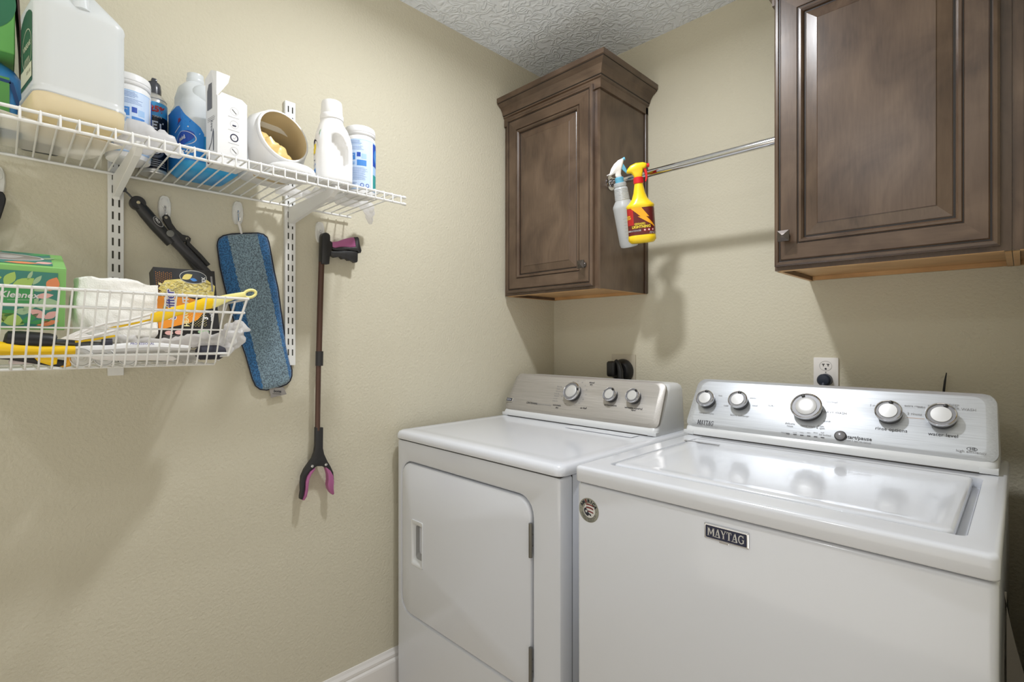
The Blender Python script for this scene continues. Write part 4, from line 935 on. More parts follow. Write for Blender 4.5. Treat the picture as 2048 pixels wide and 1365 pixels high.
single('dark_bag', 'very dark green bag standing behind the big jug on the shelf', 'bag', g, M('dark bag', (14, 26, 24), .4), angle=60)
g = G(); g.prism([at(31, -30, 'x', .20), at(34, 0, 'x', .20), at(39, 60, 'x', .20), at(41, 112, 'x', .20), at(45, 124, 'x', .20), at(44, 90, 'x', .20), at(42, 60, 'x', .20), at(39, 0, 'x', .20), at(36, -30, 'x', .20)], (-.12, 0, 0))
single('snack_bag', 'thin dark brown packet edge squeezed between green box and big jug', 'packet', g, M('brown packet', (62, 44, 38), .4), smooth=False)

# ---------------- adhesive hooks ----------------
m_hookw = M('hook white', (218, 218, 214), .28)
def hook(label, y, zt, tilt=0):
    T = thing('adhesive_hook', label, 'hook', (.0005, y, zt), rot=(tilt, 0, 0), group='white adhesive hooks along the left wall under the shelf')
    def hr(x, s_, dz=0): return [Vector((x, a*s_, b-.004)) for a, b in [(-.007, -.064), (-.0125, -.052), (-.0145, -.034), (-.0135, -.016), (-.0105, -.004), (-.006, 0), (.006, 0), (.0105, -.004), (.0135, -.016), (.0145, -.034), (.0125, -.052), (.007, -.064)]]
    g = G(); g.loft([hr(0, 1), hr(.005, 1), hr(.0075, .86)]); part(T, 'base', g, m_hookw, angle=40)
    g = G(); g.loft([rr(-.0095, .0095, -.034, -.010, .008, fn=lambda a, b: Vector((x, a*s_, b))) for x, s_ in ((.0072, 1), (.0088, 1), (.0095, .85))]); part(T, 'cover', g, m_hookw, angle=40)
    g = G(); g.tube([(.008, 0, -.034), (.011, 0, -.046), (.012, 0, -.056), (.016, 0, -.062), (.021, 0, -.060), (.023, 0, -.052)], .0016, 8); g.tube([(.0085, 0, -.030), (.0095, 0, -.038)], .003, 8); part(T, 'wire_hook', g, m_chrome)
    return T
hk = hook('white adhesive hook at the left picture edge, holding a black strap', -1.862, 1.605)
h2 = dup(hk, (.0005, -1.556, 1.601), 'white adhesive hook holding the black folding duster handle'); h3 = dup(hk, (.0005, -1.382, 1.620), 'white adhesive hook above the blue mop pad'); h4 = dup(hk, (.0005, -1.144, 1.602), 'white adhesive hook holding the pink and black grabber')

# black thing at the left edge
g = G(); P = [(0, 385), (5, 386), (10, 392), (12, 400), (11, 408), (6, 424), (2, 436), (-4, 450), (-40, 530), (-52, 524), (-22, 440), (-14, 400), (-6, 387)]
g.prism([at(u, v, 'x', .014) for u, v in P], (.012, 0, 0), bev=.002)
g.v = [Vector((v.x, v.y, v.z)) for v in g.v]
single('black_strap', 'black handle end hanging from a hook at the left picture edge', 'handle', g, m_black)

# ---------------- black folding duster handle ----------------
T = thing('duster_pole', 'black telescopic pole head hanging diagonally under the shelf', 'pole', at(330, 430, 'x', .03))
X = .028
g = G(); g.tube([at(247, 379, 'x', X), at(258, 389, 'x', X), at(270, 403, 'x', X)], [.0022, .0022, .0022], 8); g.lathe([(.0062, -.003), (.0068, 0), (.0062, .003)], at(247, 379, 'x', X), (1, 0, 0), 20); part(T, 'hanging_loop', g, m_dgrey, world=True)
pv = at(275, 407, 'x', X)
g = G(); g.lathe([(.0150, -.012), (.0165, -.009), (.0165, .009), (.0150, .012)], pv, (1, 0, 0), 28); part(T, 'pivot', g, m_black, world=True)
g = G(); g.lathe([(.004, 0), (.004, .0135), (.003, .0142)], pv, (1, 0, 0), 16); part(T, 'pivot_screw', g, M('brass screw', (190, 180, 150), .3, .8), world=True)
g = G(); g.tube([at(275, 407, 'x', X), at(292, 428, 'x', X), at(312, 452, 'x', X), at(330, 472, 'x', X), at(343, 487, 'x', X)], [.0130, .0150, .0150, .0140, .0130], 16); part(T, 'grip', g, m_black, world=True)
g = G(); g.tube([at(335, 464, 'x', X), at(362, 494, 'x', X), at(386, 518, 'x', X), at(420, 552, 'x', X)], [.0150, .0135, .0120, .0105], 16); part(T, 'tube', g, M('matt dark tube', (50, 50, 54), .45), world=True)
g = G(); P = [(318, 466), (326, 460), (345, 472), (342, 482), (335, 483)]
g.prism([at(u, v, 'x', X-.008) for u, v in P], (.016, 0, 0), bev=.001); P = [(349, 495), (352, 490), (390, 530), (402, 548), (392, 548), (370, 520)]
g.prism([at(u, v, 'x', X-.010) for u, v in P], (.014, 0, 0), bev=.001); P = [(372, 476), (378, 488), (400, 510), (418, 530), (412, 534), (396, 516), (370, 490)]
g.prism([at(u, v, 'x', X-.010) for u, v in P], (.014, 0, 0), bev=.001); part(T, 'clips', g, m_black, world=True)
g = G(); P = [(324, 434), (328, 430), (334, 430), (339, 435), (343, 447), (352, 460), (364, 470), (376, 473), (381, 478), (380, 484), (374, 486), (366, 484), (350, 474), (338, 462), (330, 450), (325, 442)]
g.prism([at(u, v, 'x', X-.006) for u, v in P], (.006, 0, 0), bev=.0015); part(T, 'hanging_strap', g, m_black, world=True)
g = G()
for u, v in ((331, 436), (373, 478)): g.lathe([(.0035, 0), (.0035, .0072), (.0022, .0076)], at(u, v, 'x', X-.006), (1, 0, 0), 16)
part(T, 'eyelets', g, M('eyelet', (150, 146, 130), .4, .5), world=True)
ctr = at(314, 446, 'x', X); n_ = Vector((1, 0, 0)); dv = (at(320, 454, 'x', X)-at(306, 438, 'x', X)).normalized(); uy_ = dv.cross(Vector((-1, 0, 0))).normalized()
pr = Print(pmap(ctr+Vector((.0145, 0, 0))-T.location, dv, Vector((1, 0, 0)).cross(dv)))
pr.ell(0, 0, .0145, .0075, M('badge silver', (150, 150, 150), .3, .6), 1, 28); pr.ell(0, 0, .0130, .0060, m_black, 2, 28); pr.text('PRO', -.003, 0, .007, M('badge letters', (205, 205, 205), .3, .5), 3, .03, rot=math.pi/2*0)
pr.build(T, 'oval_badge')
g = G(); c = at(338, 469, 'x', X); g.lathe([(.0085, .0132), (.0085, .0152), (.007, .016)], c, (1, 0, 0), 20); part(T, 'push_button', g, M('button mid grey', (112, 112, 108), .5), world=True)

# ---------------- blue mop pad ----------------
T = thing('mop_pad', 'blue and grey striped microfibre mop pad hanging on the left wall', 'mop pad', at(487, 470, 'x', .010))
O5 = [(632,390),(636,365),(645,345),(670,328),(720,318),(800,314),(880,312),(912,320),(935,338),(947,370),(960,440),(978,540),(1000,640),(1015,750),(1030,860),(1045,950),(1060,1030),(1083,1130),(1083,1165),(1072,1195),(1050,1217),(1000,1237),(930,1252),(890,1248),(860,1225),(840,1180),(820,1110),(800,1040),(775,970),(750,900),(720,800),(690,690),(668,600),(650,520),(640,450)]
O = [(220+u/2.967, 360+v/2.967) for u, v in O5]
def shrink(P, k):
    cx = sum(p[0] for p in P)/len(P); cy = sum(p[1] for p in P)/len(P); out = []
    for i, p in enumerate(P):
        a = P[i-1]; b = P[(i+1) % len(P)]; d = (b[0]-a[0], b[1]-a[1]); L = math.hypot(*d); n = (-d[1]/L, d[0]/L)
        out.append((p[0]+n[0]*k, p[1]+n[1]*k))
    return out
g = G(); w3 = lambda P, x: [at(u, v, 'x', x) for u, v in P]
g.loft([w3(shrink(O, 2), .003), w3(O, .006), w3(O, .010), w3(shrink(O, 2.2), .0125)]); part(T, 'bound_edge', g, M('pad binding navy', (20, 28, 48), .7), world=True, angle=60)
mp_, nt_, b_ = newmat('mop microfibre'); LL = nt_.links.new
tc = nt_.nodes.new('ShaderNodeTexCoord'); sx = nt_.nodes.new('ShaderNodeSeparateXYZ'); LL(tc.outputs['Object'], sx.inputs[0])
d0 = at(454, 473, 'x', .015); d1 = at(526, 781, 'x', .015); sl = (d1.y-d0.y)/(d1.z-d0.z)
mu = nt_.nodes.new('ShaderNodeMath'); mu.operation = 'MULTIPLY_ADD'; mu.inputs[1].default_value = -sl; LL(sx.outputs[2], mu.inputs[0]); LL(sx.outputs[1], mu.inputs[2])
nz0 = nt_.nodes.new('ShaderNodeTexNoise'); nz0.inputs['Scale'].default_value = 120; LL(tc.outputs['Object'], nz0.inputs['Vector'])
ma = nt_.nodes.new('ShaderNodeMath'); ma.operation = 'MULTIPLY_ADD'; ma.inputs[1].default_value = .010; LL(nz0.outputs['Fac'], ma.inputs[0]); LL(mu.outputs[0], ma.inputs[2])
loc = T.location; e0 = (d0.y-loc.y)-sl*(d0.z-loc.z)+.005
dR = at(513, 466, 'x', .015); e1 = (dR.y-loc.y)-sl*(dR.z-loc.z)+.005
mr_ = nt_.nodes.new('ShaderNodeMapRange'); mr_.inputs[1].default_value = e0-.05; mr_.inputs[2].default_value = e1+.05; LL(ma.outputs[0], mr_.inputs[0])
cr = nt_.nodes.new('ShaderNodeValToRGB'); cr.color_ramp.interpolation = 'CONSTANT'; e = cr.color_ramp.elements; tot = (e1-e0)+.10
e[0].position = 0; e[0].color = rgb(50, 108, 160); e[1].position = .05/tot; e[1].color = rgb(126, 150, 164)
q = e.new(1-.05/tot); q.color = rgb(54, 112, 166); LL(mr_.outputs[0], cr.inputs[0])
nz = nt_.nodes.new('ShaderNodeTexNoise'); nz.inputs['Scale'].default_value = 300; nz.inputs['Detail'].default_value = 2; LL(tc.outputs['Object'], nz.inputs['Vector'])
mixc = nt_.nodes.new('ShaderNodeMix'); mixc.data_type = 'RGBA'; mixc.blend_type = 'MULTIPLY'; mixc.inputs[0].default_value = .75; LL(cr.outputs[0], mixc.inputs[6])
cr2 = nt_.nodes.new('ShaderNodeValToRGB'); cr2.color_ramp.elements[0].position = .38; cr2.color_ramp.elements[1].position = .62; cr2.color_ramp.elements[0].color = (.30, .30, .32, 1); cr2.color_ramp.elements[1].color = (1.35, 1.35, 1.35, 1); LL(nz.outputs['Fac'], cr2.inputs[0]); LL(cr2.outputs[0], mixc.inputs[7]); LL(mixc.outputs[2], b_.inputs['Base Color'])
bp = nt_.nodes.new('ShaderNodeBump'); bp.inputs['Strength'].default_value = .9; bp.inputs['Distance'].default_value = .003; LL(nz.outputs['Fac'], bp.inputs['Height']); LL(bp.outputs[0], b_.inputs['Normal']); b_.inputs['Roughness'].default_value = .85; b_.inputs['Sheen Weight'].default_value = .4
g = G(); g.loft([w3(shrink(O, 2.6), .008), w3(shrink(O, 2.4), .014), w3(shrink(O, 4.5), .0175), w3(shrink(O, 9), .0190)])
part(T, 'microfibre_pile', g, mp_, world=True, angle=60)
g = G(); P = [at(477, 446, 'x', .018), at(480, 455, 'x', .012), at(483, 468, 'x', .010)]; g.tube([P[0]+Vector((.004, 0, .003)), P[0], P[1], P[2]], [.003, .0035, .0035, .003], 8); part(T, 'hanging_loop', g, m_cloth, world=True)
g = G(); g.prism([at(u, v, 'x', .012) for u, v in ((538, 777), (567, 775), (573, 789), (542, 796))], (.0012, 0, 0)); tg = part(T, 'care_tag', g, M('grey tag', (146, 142, 138), .6), world=True, smooth=False)
p_ = at(555, 783, 'x', .0132); pr = Print(pmap(p_-T.location, (0, 1, -.12), (0, .12, 1))); pr.text('bona', 0, 0, .011, m_ink, 1, .03); pr.lines(-.014, .012, [-.008], .001, m_ink); pr.build(tg, 'printed_name')

# ---------------- grabber ----------------
T = thing('grabber', 'long brown reaching grabber with pink and black handle and claw', 'grabber', at(640, 700, 'x', .03))
X = .030; m_gblk = M('grabber charcoal', (38, 37, 38), .45); m_pink = M('grabber pink', (170, 96, 142), .45); m_brn = M('brown tube', (88, 64, 54), .35, .4)
A = lambda *q: [at(u, v, 'x', X) for u, v in q]
def Z(q): return (610+q[0]/10.5, 430+q[1]/10.5)
g = G(); P = [Z(q) for q in ((290, 470), (300, 430), (330, 400), (375, 395), (425, 415), (455, 450), (460, 500), (460, 570), (505, 600), (508, 700), (480, 780), (455, 880), (440, 1050), (275, 1050))]
g.prism([at(u, v, 'x', X-.013) for u, v in P], (.026, 0, 0), bev=.004); part(T, 'handle_body', g, m_gblk, world=True, angle=50)
g = G(); P = [Z(q) for q in ((500, 590), (640, 575), (780, 520), (930, 490), (985, 500), (1010, 690), (900, 700), (800, 690), (680, 690), (570, 715), (515, 690))]
g.prism([at(u, v, 'x', X-.011) for u, v in P], (.022, 0, 0), bev=.003); part(T, 'grip_pad', g, m_pink, world=True, angle=50, label='pink grip pad')
g = G(); P = [Z(q) for q in ((960, 490), (1035, 485), (1060, 510), (1085, 660), (1115, 770), (1100, 815), (1060, 820), (1040, 780), (960, 775), (820, 750), (700, 775), (560, 760), (505, 735), (508, 700), (570, 718), (680, 700), (800, 695), (900, 705), (1000, 695), (975, 560))]
g.prism([at(u, v, 'x', X-.012) for u, v in P], (.024, 0, 0), bev=.002); part(T, 'grip_frame', g, m_gblk, world=True, angle=50)
g = G(); P = [Z(q) for q in ((480, 780), (600, 775), (760, 765), (960, 775), (1055, 800), (1050, 980), (1035, 1010), (1000, 1015), (930, 970), (860, 968), (820, 930), (740, 940), (690, 890), (580, 908), (480, 860))]
g.prism([at(u, v, 'x', X-.010) for u, v in P], (.020, 0, 0), bev=.003); part(T, 'trigger', g, m_gblk, world=True, angle=50)
g = G(); g.tube(A((643, 525), (640, 620), (638, 705)), .0088, 20); g.tube(A((637, 730), (636, 790), (635, 862)), .0078, 20); part(T, 'pole', g, m_brn, world=True)
g = G(); g.tube(A((639, 703), (638.5, 732)), .0115, 20); part(T, 'pole_sleeve', g, m_gblk, world=True)
def Y_(q): return (570+q[0]/9.75, 870+q[1]/9.75)
g = G(); P = [Y_(q) for q in ((565, -150), (710, -150), (705, 250), (730, 370), (790, 500), (850, 600), (905, 720), (918, 850), (910, 1000), (915, 1110), (905, 1130), (890, 1000), (900, 900), (885, 780), (830, 680), (770, 640), (690, 600), (590, 600), (540, 630), (450, 700), (385, 800), (355, 900), (350, 1040), (335, 1150), (305, 1250), (265, 1240), (262, 1190), (280, 1080), (275, 930), (290, 800), (350, 660), (420, 560), (500, 450), (545, 330), (560, 200))]
g.prism([at(u, v, 'x', X-.007) for u, v in P], (.014, 0, 0), bev=.002); part(T, 'jaws', g, m_gblk, world=True, angle=50)
g = G(); P = [Y_(q) for q in ((540, 632), (450, 702), (385, 802), (357, 902), (352, 1042), (337, 1152), (302, 1255), (330, 1250), (375, 1180), (395, 1080), (408, 960), (420, 860), (460, 760), (520, 680))]
g.prism([at(u, v, 'x', X-.011) for u, v in P], (.020, 0, 0), bev=.001)
P = [Y_(q) for q in ((740, 610), (830, 678), (886, 780), (902, 900), (892, 1000), (905, 1130), (880, 1148), (840, 1110), (800, 1040), (782, 960), (795, 860), (790, 760), (765, 680))]
g.prism([at(u, v, 'x', X-.011) for u, v in P], (.020, 0, 0), bev=.001); part(T, 'jaw_pads', g, m_pink, world=True, angle=50, label='pink rubber jaw pads')
for q in ((512, 606), (778, 574)):
    u, v = Y_(q); g = G(); g.lathe([(.0042, .005), (.0044, .0085), (.002, .010)], at(u, v, 'x', X), (1, 0, 0), 16); part(T, 'rivet', g, m_chrome, world=True)

# ---------------- spray bottles on the rod ----------------
def spray(name, label, p, tilt, face_a, build):
    """hung by the trigger neck over the rod; local z up, origin at the base"""
    T = thing(name, label, 'spray bottle', p, rot=(tilt[0], tilt[1], face_a)); build(T); return T
def b_yellow(T):
    m_y = M('bottle yellow', (240, 204, 28), .3); R = .0465
    g = G(); g.loft(rings_z([(0, .036, .026, .024), (.002, .040, .029, .026), (.010, R, .0315, .029), (.022, R, .0315, .029), (.024, R-.001, .0305, .029), (.118, R-.001, .0305, .029), (.121, R+.0005, .032, .029), (.127, R, .032, .029), (.134, R-.008, .0285, .026), (.150, .026, .023, .0225), (.170, .0195, .0195, .019), (.195, .0150, .0150, .0148), (.202, .0142, .0142, .014)], 0, 0), True, True); part(T, 'bottle', g, m_y, angle=60)
    g = G(); g.lathe([(.0140, .200), (.0168, .201), (.0168, .219), (.0150, .221)], n=28); part(T, 'collar', g, M('collar red', (206, 30, 34), .35))
    g = G(); P = [(-.013, .219), (.012, .219), (.016, .236), (.017, .247), (.026, .249), (.030, .256), (.029, .264), (.018, .268), (-.006, .2685), (-.024, .262), (-.034, .252), (-.038, .242), (-.034, .239), (-.022, .238), (-.016, .230)]
    g.prism([(a, .0115, b) for a, b in P], (0, -.023, 0), bev=.005); hd = part(T, 'spray_head', g, m_y, angle=60)
    g = G(); g.lathe([(.0065, 0), (.0065, .009), (.005, .010)], (.029, 0, .2575), (1, 0, 0), 16); g.prism([(a, .006, b) for a, b in ((.018, .250), (.027, .250), (.031, .232), (.030, .214), (.024, .203), (.021, .206), (.024, .218), (.022, .234))], (0, -.012, 0), bev=.0015); part(T, 'nozzle_and_trigger', g, MATS['collar red'], label='red nozzle and trigger')
    def fm(s_, z, h):
        hx_, hy_, rc = R-.001, .0305, .029; a = abs(s_); sg = 1 if s_ >= 0 else -1
        if a <= hx_-rc: return Vector((s_, -hy_-h, z))
        t = (a-(hx_-rc))/rc
        return Vector((sg*(hx_-rc+(rc+h)*math.sin(t)), -(hy_-rc)-(rc+h)*math.cos(t), z))
    pr = Print(fm, .004); m_mar = M('label maroon', (96, 26, 24), .35); m_org = M('bolt orange', (246, 168, 30), .35)
    pr.grid(-.056, .048, .026, .117, m_mar, 0); pr.grid(-.056, -.026, .060, .117, M('label red', (176, 34, 30), .35), 1)
    pr.grid(.048, .060, .026, .117, M('label barcode strip', (188, 174, 160), .4), 1)
    for k in range(22): pr.grid(.050, .057-.001*(k % 3), .030+k*.0038, .0318+k*.0038, m_red if k % 4 else m_ink, 2)
    pr.poly([(-.034, .117), (.002, .117), (.026, .084), (.016, .086), (.046, .052), (.044, .050), (-.012, .088), (-.002, .087), (-.014, .098)], m_org, 3)
    pr.text('GREASED', -.006, .0625, .0090, m_yel, 4, .02, sx=.95); pr.text('LIGHTNING', -.002, .0525, .0125, m_yel, 4, .03, sx=.92); pr.text('NEW', -.046, .090, .008, m_yel, 4, .02); pr.text('SCENT', -.046, .083, .008, m_yel, 4, .02)
    pr.grid(-.052, -.004, .038, .0435, M('label grey', (170, 160, 160), .4), 3); pr.text('STRENGTH', -.024, .0408, .006, m_ink, 5, .02)
    for k in range(3): pr.ell(.009+k*.0135, .041, .0050, .0050, m_red, 3, 18); pr.ell(.009+k*.0135, .041, .0025, .0025, m_paperw, 4, 10)
    pr.text('32 FL OZ', .034, .033, .005, m_paperw, 3); pr.text('1 QT 946 mL', .036, .0288, .005, m_paperw, 3)
    pr.build(T, 'printed_label')
def b_clear(T):
    m_c = clear('frosted clear bottle', (222, 226, 230), .30, .35, .3)
    m_lb2 = M('sprayer light blue', (92, 166, 196), .35)
    sp = [(.024, 0), (.030, .002), (.0330, .012), (.0345, .060), (.0360, .110), (.0370, .138), (.0375, .143), (.0360, .148), (.0290, .160), (.0255, .166)]
    for k in range(8): sp += [(.0250-k*.0003, .168+k*.0050), (.0262-k*.0003, .1705+k*.0050)]
    sp += [(.0225, .209), (.0185, .214), (.0215, .216), (.0215, .226), (.0170, .228)]
    g = G(); g.lathe(sp, n=36); part(T, 'bottle', g, m_c, angle=50)
    pr = Print(cmap(.0352, -1.57), .004)
    for k in range(9): pr.grid(-.006 if k % 2 else -.010, .004, .035+k*.011, .0358+k*.011, m_fink, 1)
    pr.build(T, 'volume_marks')
    g = G(); g.lathe([(.0150, .226), (.0150, .244), (.0135, .246)], n=24); part(T, 'collar', g, m_lb2)
    g = G(); P = [(-.010, .245), (.010, .245), (.008, .256), (.012, .270), (.018, .283), (.024, .300), (.020, .306), (.006, .303), (-.010, .293), (-.022, .280), (-.030, .264), (-.040, .262), (-.040, .259), (-.028, .256), (-.018, .260), (-.010, .262), (-.012, .254)]
    g.prism([(a, .009, b) for a, b in P], (0, -.018, 0), bev=.004); part(T, 'spray_head', g, m_white, angle=60)
    g = G(); g.lathe([(.0050, 0), (.0060, .006), (.005, .009)], (.021, 0, .302), (1, 0, .25), 14); g.prism([(a, .005, b) for a, b in ((.014, .282), (.020, .290), (.026, .276), (.032, .258), (.033, .250), (.028, .252), (.020, .262), (.013, .272))], (0, -.010, 0), bev=.0015); part(T, 'nozzle_and_trigger', g, m_lb2, label='light blue nozzle and trigger')
py = at(1285, 486, 'y', -.285)
yaw_y = math.radians(33)
spray('spray_bottle', 'yellow cleaner spray bottle with red collar and lightning bolt label hanging on the rod', py, (math.radians(7), math.radians(-4)), yaw_y, b_yellow)
pc = at(1259, 494, 'y', -.243)
spray('spray_bottle', 'frosted clear spray bottle with white and light blue head on the chrome rod', pc, (math.radians(15), math.radians(-9)), yaw_y, b_clear)

# ================= BASKET CONTENTS =================
FZ = 1.1725
# tissue box
th = math.radians(18.7)
T = thing('tissue_box', 'green tissue box with tropical leaf pattern tilted forward in the basket', 'tissue box', (.2505-.0, -1.8765, 1.3035), rot=(0, th, 0))
# local: front face at x=+.0, box spans x -.118..0 , y -.111..+.111, z -.0625..+.0625
g = G(); g.bbox(-.118, 0, -.111, .111, -.0625, .0625, .0012, 1); part(T, 'carton', g, M('tissue box green', (136, 196, 112), .45), smooth=False)
m_tl = M('pattern teal', (66, 136, 124), .45); m_lime = M('pattern lime', (172, 206, 108), .45); m_orr = M('pattern orange', (236, 146, 98), .45); m_pk = M('pattern pink', (234, 182, 176), .45); m_mint = M('pattern mint', (168, 200, 160), .45); m_gr2 = M('pattern green', (72, 158, 92), .45)
pr = Print(pmap((0, 0, 0), (0, 1, 0), (0, 0, 1)))
pr.grid(-.103, .099, -.056, .052, m_tl, 1)
LV = [(.0, .035, .040, .030, .1, m_lime), (-.012, .034, .02, .03, 1.2, m_gr2), (.033, .036, .026, .014, 1.1, m_lime), (.050, .026, .036, .020, .7, m_lime), (.070, .018, .036, .007, -.05, m_mint), (.070, .036, .020, .007, 1.0, m_mint), (.060, .044, .018, .005, 1.2, m_mint), (.004, .016, .030, .020, 0, m_pk), (-.010, -.006, .040, .034, .2, m_orr), (-.020, .004, .026, .020, 1.2, m_pk), (.062, -.012, .030, .014, .9, m_mint),
      (.084, -.010, .032, .022, .3, m_mint), (.072, -.030, .026, .014, -.6, m_pk), (.090, -.032, .020, .012, .8, m_pk), (.080, .006, .024, .010, .2, m_pk), (.092, .030, .026, .018, 1.2, m_orr), (.086, -.048, .030, .010, .3, m_orr), (.016, -.040, .034, .020, .5, m_lime), (.036, -.042, .034, .022, -.5, m_lime), (.028, -.030, .028, .012, .2, m_gr2), (.060, -.040, .030, .010, .7, m_gr2), (-.014, -.040, .040, .020, .3, m_orr), (.074, -.046, .030, .008, .2, m_gr2), (.0, -.050, .030, .008, -.2, m_mint), (.05, -.026, .02, .012, 0, m_mint), (-.05, .02, .05, .03, .5, m_lime), (-.06, -.03, .05, .03, 1, m_orr)]
for x, y, l, w_, a_, m_ in LV: pr.leaf(x, y, l*1.15, w_*1.1, a_, m_, 2)
pr.grid(.018, .066, -.012, .020, m_gr2, 3)
pr.text('Kleenex', .046, .006, .0165, m_paperw, 5, .02, shear=.25); pr.line([(.030, -.004), (.060, -.003)], .0005, m_paperw, 5)
pr.build(T, 'printed_pattern')
pr = Print(pmap((-.059, 0, .0625), (0, 1, 0), (-1, 0, 0)))
pr.grid(-.105, .092, -.050, .052, m_tl, 1)
for x, y, l, w_, a_, m_ in [(-.03, -.03, .05, .02, .2, m_lime), (.05, -.040, .05, .018, .1, m_orr), (.08, -.030, .03, .02, .5, m_pk), (.075, .04, .04, .015, .4, m_gr2), (.0, .045, .05, .012, -.1, m_orr), (.088, .012, .03, .012, .8, m_mint), (-.06, .0, .05, .03, .4, m_lime)]: pr.leaf(x, y, l, w_, a_, m_, 2)
pr.ell(.02, .004, .062, .030, m_paperw, 3, 40); pr.ell(.02, .004, .058, .027, M('film grey', (150, 146, 142), .3), 4, 40)
pr.leaf(.03, .004, .05, .03, .2, M('film light', (196, 196, 194), .3), 5); pr.leaf(.005, .006, .05, .016, -.5, M('film dark', (110, 104, 104), .3), 5)
pr.build(T, 'oval_opening')
# white fluffy cloth
bm = bmesh.new(); bmesh.ops.create_cube(bm, size=1); bmesh.ops.subdivide_edges(bm, edges=bm.edges[:], cuts=34, use_grid_fill=True)
for v in bm.verts:
    p = v.co*2; q = Vector((p.x*math.sqrt(max(0, 1-p.y**2/2-p.z**2/2+p.y**2*p.z**2/3)), p.y*math.sqrt(max(0, 1-p.z**2/2-p.x**2/2+p.z**2*p.x**2/3)), p.z*math.sqrt(max(0, 1-p.x**2/2-p.y**2/2+p.x**2*p.y**2/3))))
    p = p*.72+q*.28
    c = Vector((p.x*.058, p.y*.072, p.z*.066))
    nn = noise.noise(c*22)*.006+noise.noise(c*70+Vector((5, 0, 0)))*.0016+noise.noise(Vector((c.x*90, c.y*260, c.z*90)))*.0009
    if p.z > .8: c.z += .004*noise.noise(Vector((c.y*30, 3, 1)))-(.010 if c.y > .03 else 0)*(c.y-.03)/.04
    v.co = c*(1+nn/.06)
bm.verts.index_update(); g = G(); g.add([Vector((.165, -1.678, 1.291))+v.co for v in bm.verts], [[v.index for v in f.verts] for f in bm.faces]); bm.free()
m_fl = M('fluffy white', (250, 249, 245), .95, bump=(420, .5, .002), sheen=.5)
single('folded_cloth', 'fluffy white folded cloth standing in the basket between tissue box and duster box', 'cloth', g, m_fl, angle=80)
# duster refill box
q = [at(306, 534, 'x', .150), at(424, 529, 'x', .150), at(446, 692, 'x', .190), at(317, 690, 'x', .190)]
T = thing('duster_box', 'black and orange duster refill box with fluffy yellow duster picture', 'box', q[3])
uy_ = (q[0]-q[3]).normalized(); ux_ = (q[2]-q[3]); ux_ = (ux_-uy_*ux_.dot(uy_)).normalized(); bn = ux_.cross(uy_); BW = (q[2]-q[3]).dot(ux_); BW = (BW+(q[1]-q[0]).length)/2; BH = (q[0]-q[3]).length
g = G(); g.loft([[q[3]+ux_*a+uy_*b-bn*h for a, b in ((0, 0), (BW, 0), (BW, BH), (0, BH))] for h in (0, .045)]); m_bk = M('box black', (26, 24, 26), .4); part(T, 'carton', g, m_bk, world=True, smooth=False)
pr = Print(pmap(q[3]-T.location, ux_, uy_)); U = BW/.118; Vv = BH/.19
def S_(a, b): return (a*U, b*Vv)
m_og = M('box orange', (240, 150, 40), .4); m_fy = M('duster yellow', (228, 210, 120), .6); m_fy2 = M('duster pale yellow', (240, 230, 170), .6)
pr.poly([S_(.002, .035), S_(.050, .050), S_(.075, .060), S_(.092, .085), S_(.088, .108), S_(.06, .117), S_(.002, .118)], m_og, 1)
random.seed(3)
pr.poly([S_(.006, .136), S_(.02, .124), S_(.06, .118), S_(.112, .122), S_(.116, .150), S_(.10, .166), S_(.05, .164), S_(.02, .158)], m_fy, 1)
for k in range(230):
    a = random.random(); b = random.random(); x = .010+a*.100; yb = .138+.008*math.sin(a*3.0)
    pr.leaf(*S_(x, yb-.018+b*.034), .012, .0030, random.uniform(-.9, .9), m_fy if k % 2 else m_fy2, 2)
for k in range(9):
    for j in range(26):
        if (k+j) % 2 == 0: pr.ell(*S_(.004+k*.0035, .178-j*.0022), .0009, .0007, m_og, 1, 5)
for k in range(13):
    for j in range(16):
        if (k+j) % 2 == 0: pr.ell(*S_(.056+k*.0030, .090-j*.0030), .0010, .0009, m_fy, 1, 5)
pr.ell(*S_(.074, .170), .029, .017, M('oval rim grey', (190, 190, 186), .4), 3, 36); pr.ell(*S_(.074, .170), .0275, .0155, M('oval dark', (44, 50, 58), .4), 4, 36); pr.leaf(*S_(.062, .170), .026, .014, .5, m_fy, 5); pr.leaf(*S_(.074, .163), .016, .008, -.2, m_mblue, 6); pr.text('2X', *S_(.094, .164), .011, m_paperw, 6, .04, rot=math.pi/2)
pr.poly([S_(.012, .088), S_(.020, .112), S_(.024, .112), S_(.018, .088)], m_green, 2); pr.text('Swiffer', *S_(.027, .098), .026, m_paperw, 3, .08, rot=math.pi/2); pr.text('Swiffer', *S_(.027, .098), .026, M('logo purple', (60, 50, 140), .4), 4, .01, rot=math.pi/2)
pr.text('HEAVY', *S_(.054, .066), .014, m_fy2, 3, .03, rot=math.pi/2); pr.text('DUTY', *S_(.056, .104), .018, m_paperw, 3, .03, rot=math.pi/2)
pr.text('3', *S_(.092, .065), .014, m_paperw, 3, .05, rot=math.pi/2); pr.text('total', *S_(.104, .068), .010, m_paperw, 3, .03, rot=math.pi/2)
pr.grid(0, BW, .030*Vv, .0345*Vv, m_bk, 2); pr.lines(.01, .10, [.020, .016, .012], .0012, m_fink); pr.ell(*S_(.020, .028), .008, .005, m_pk, 3); pr.ell(*S_(.038, .029), .008, .005, m_pk, 3); pr.ell(*S_(.085, .030), .012, .0045, m_mint, 3)
pr.grid(.108*U, .112*U, .135*Vv, .175*Vv, m_fink, 3)
pr.build(T, 'printed_front')
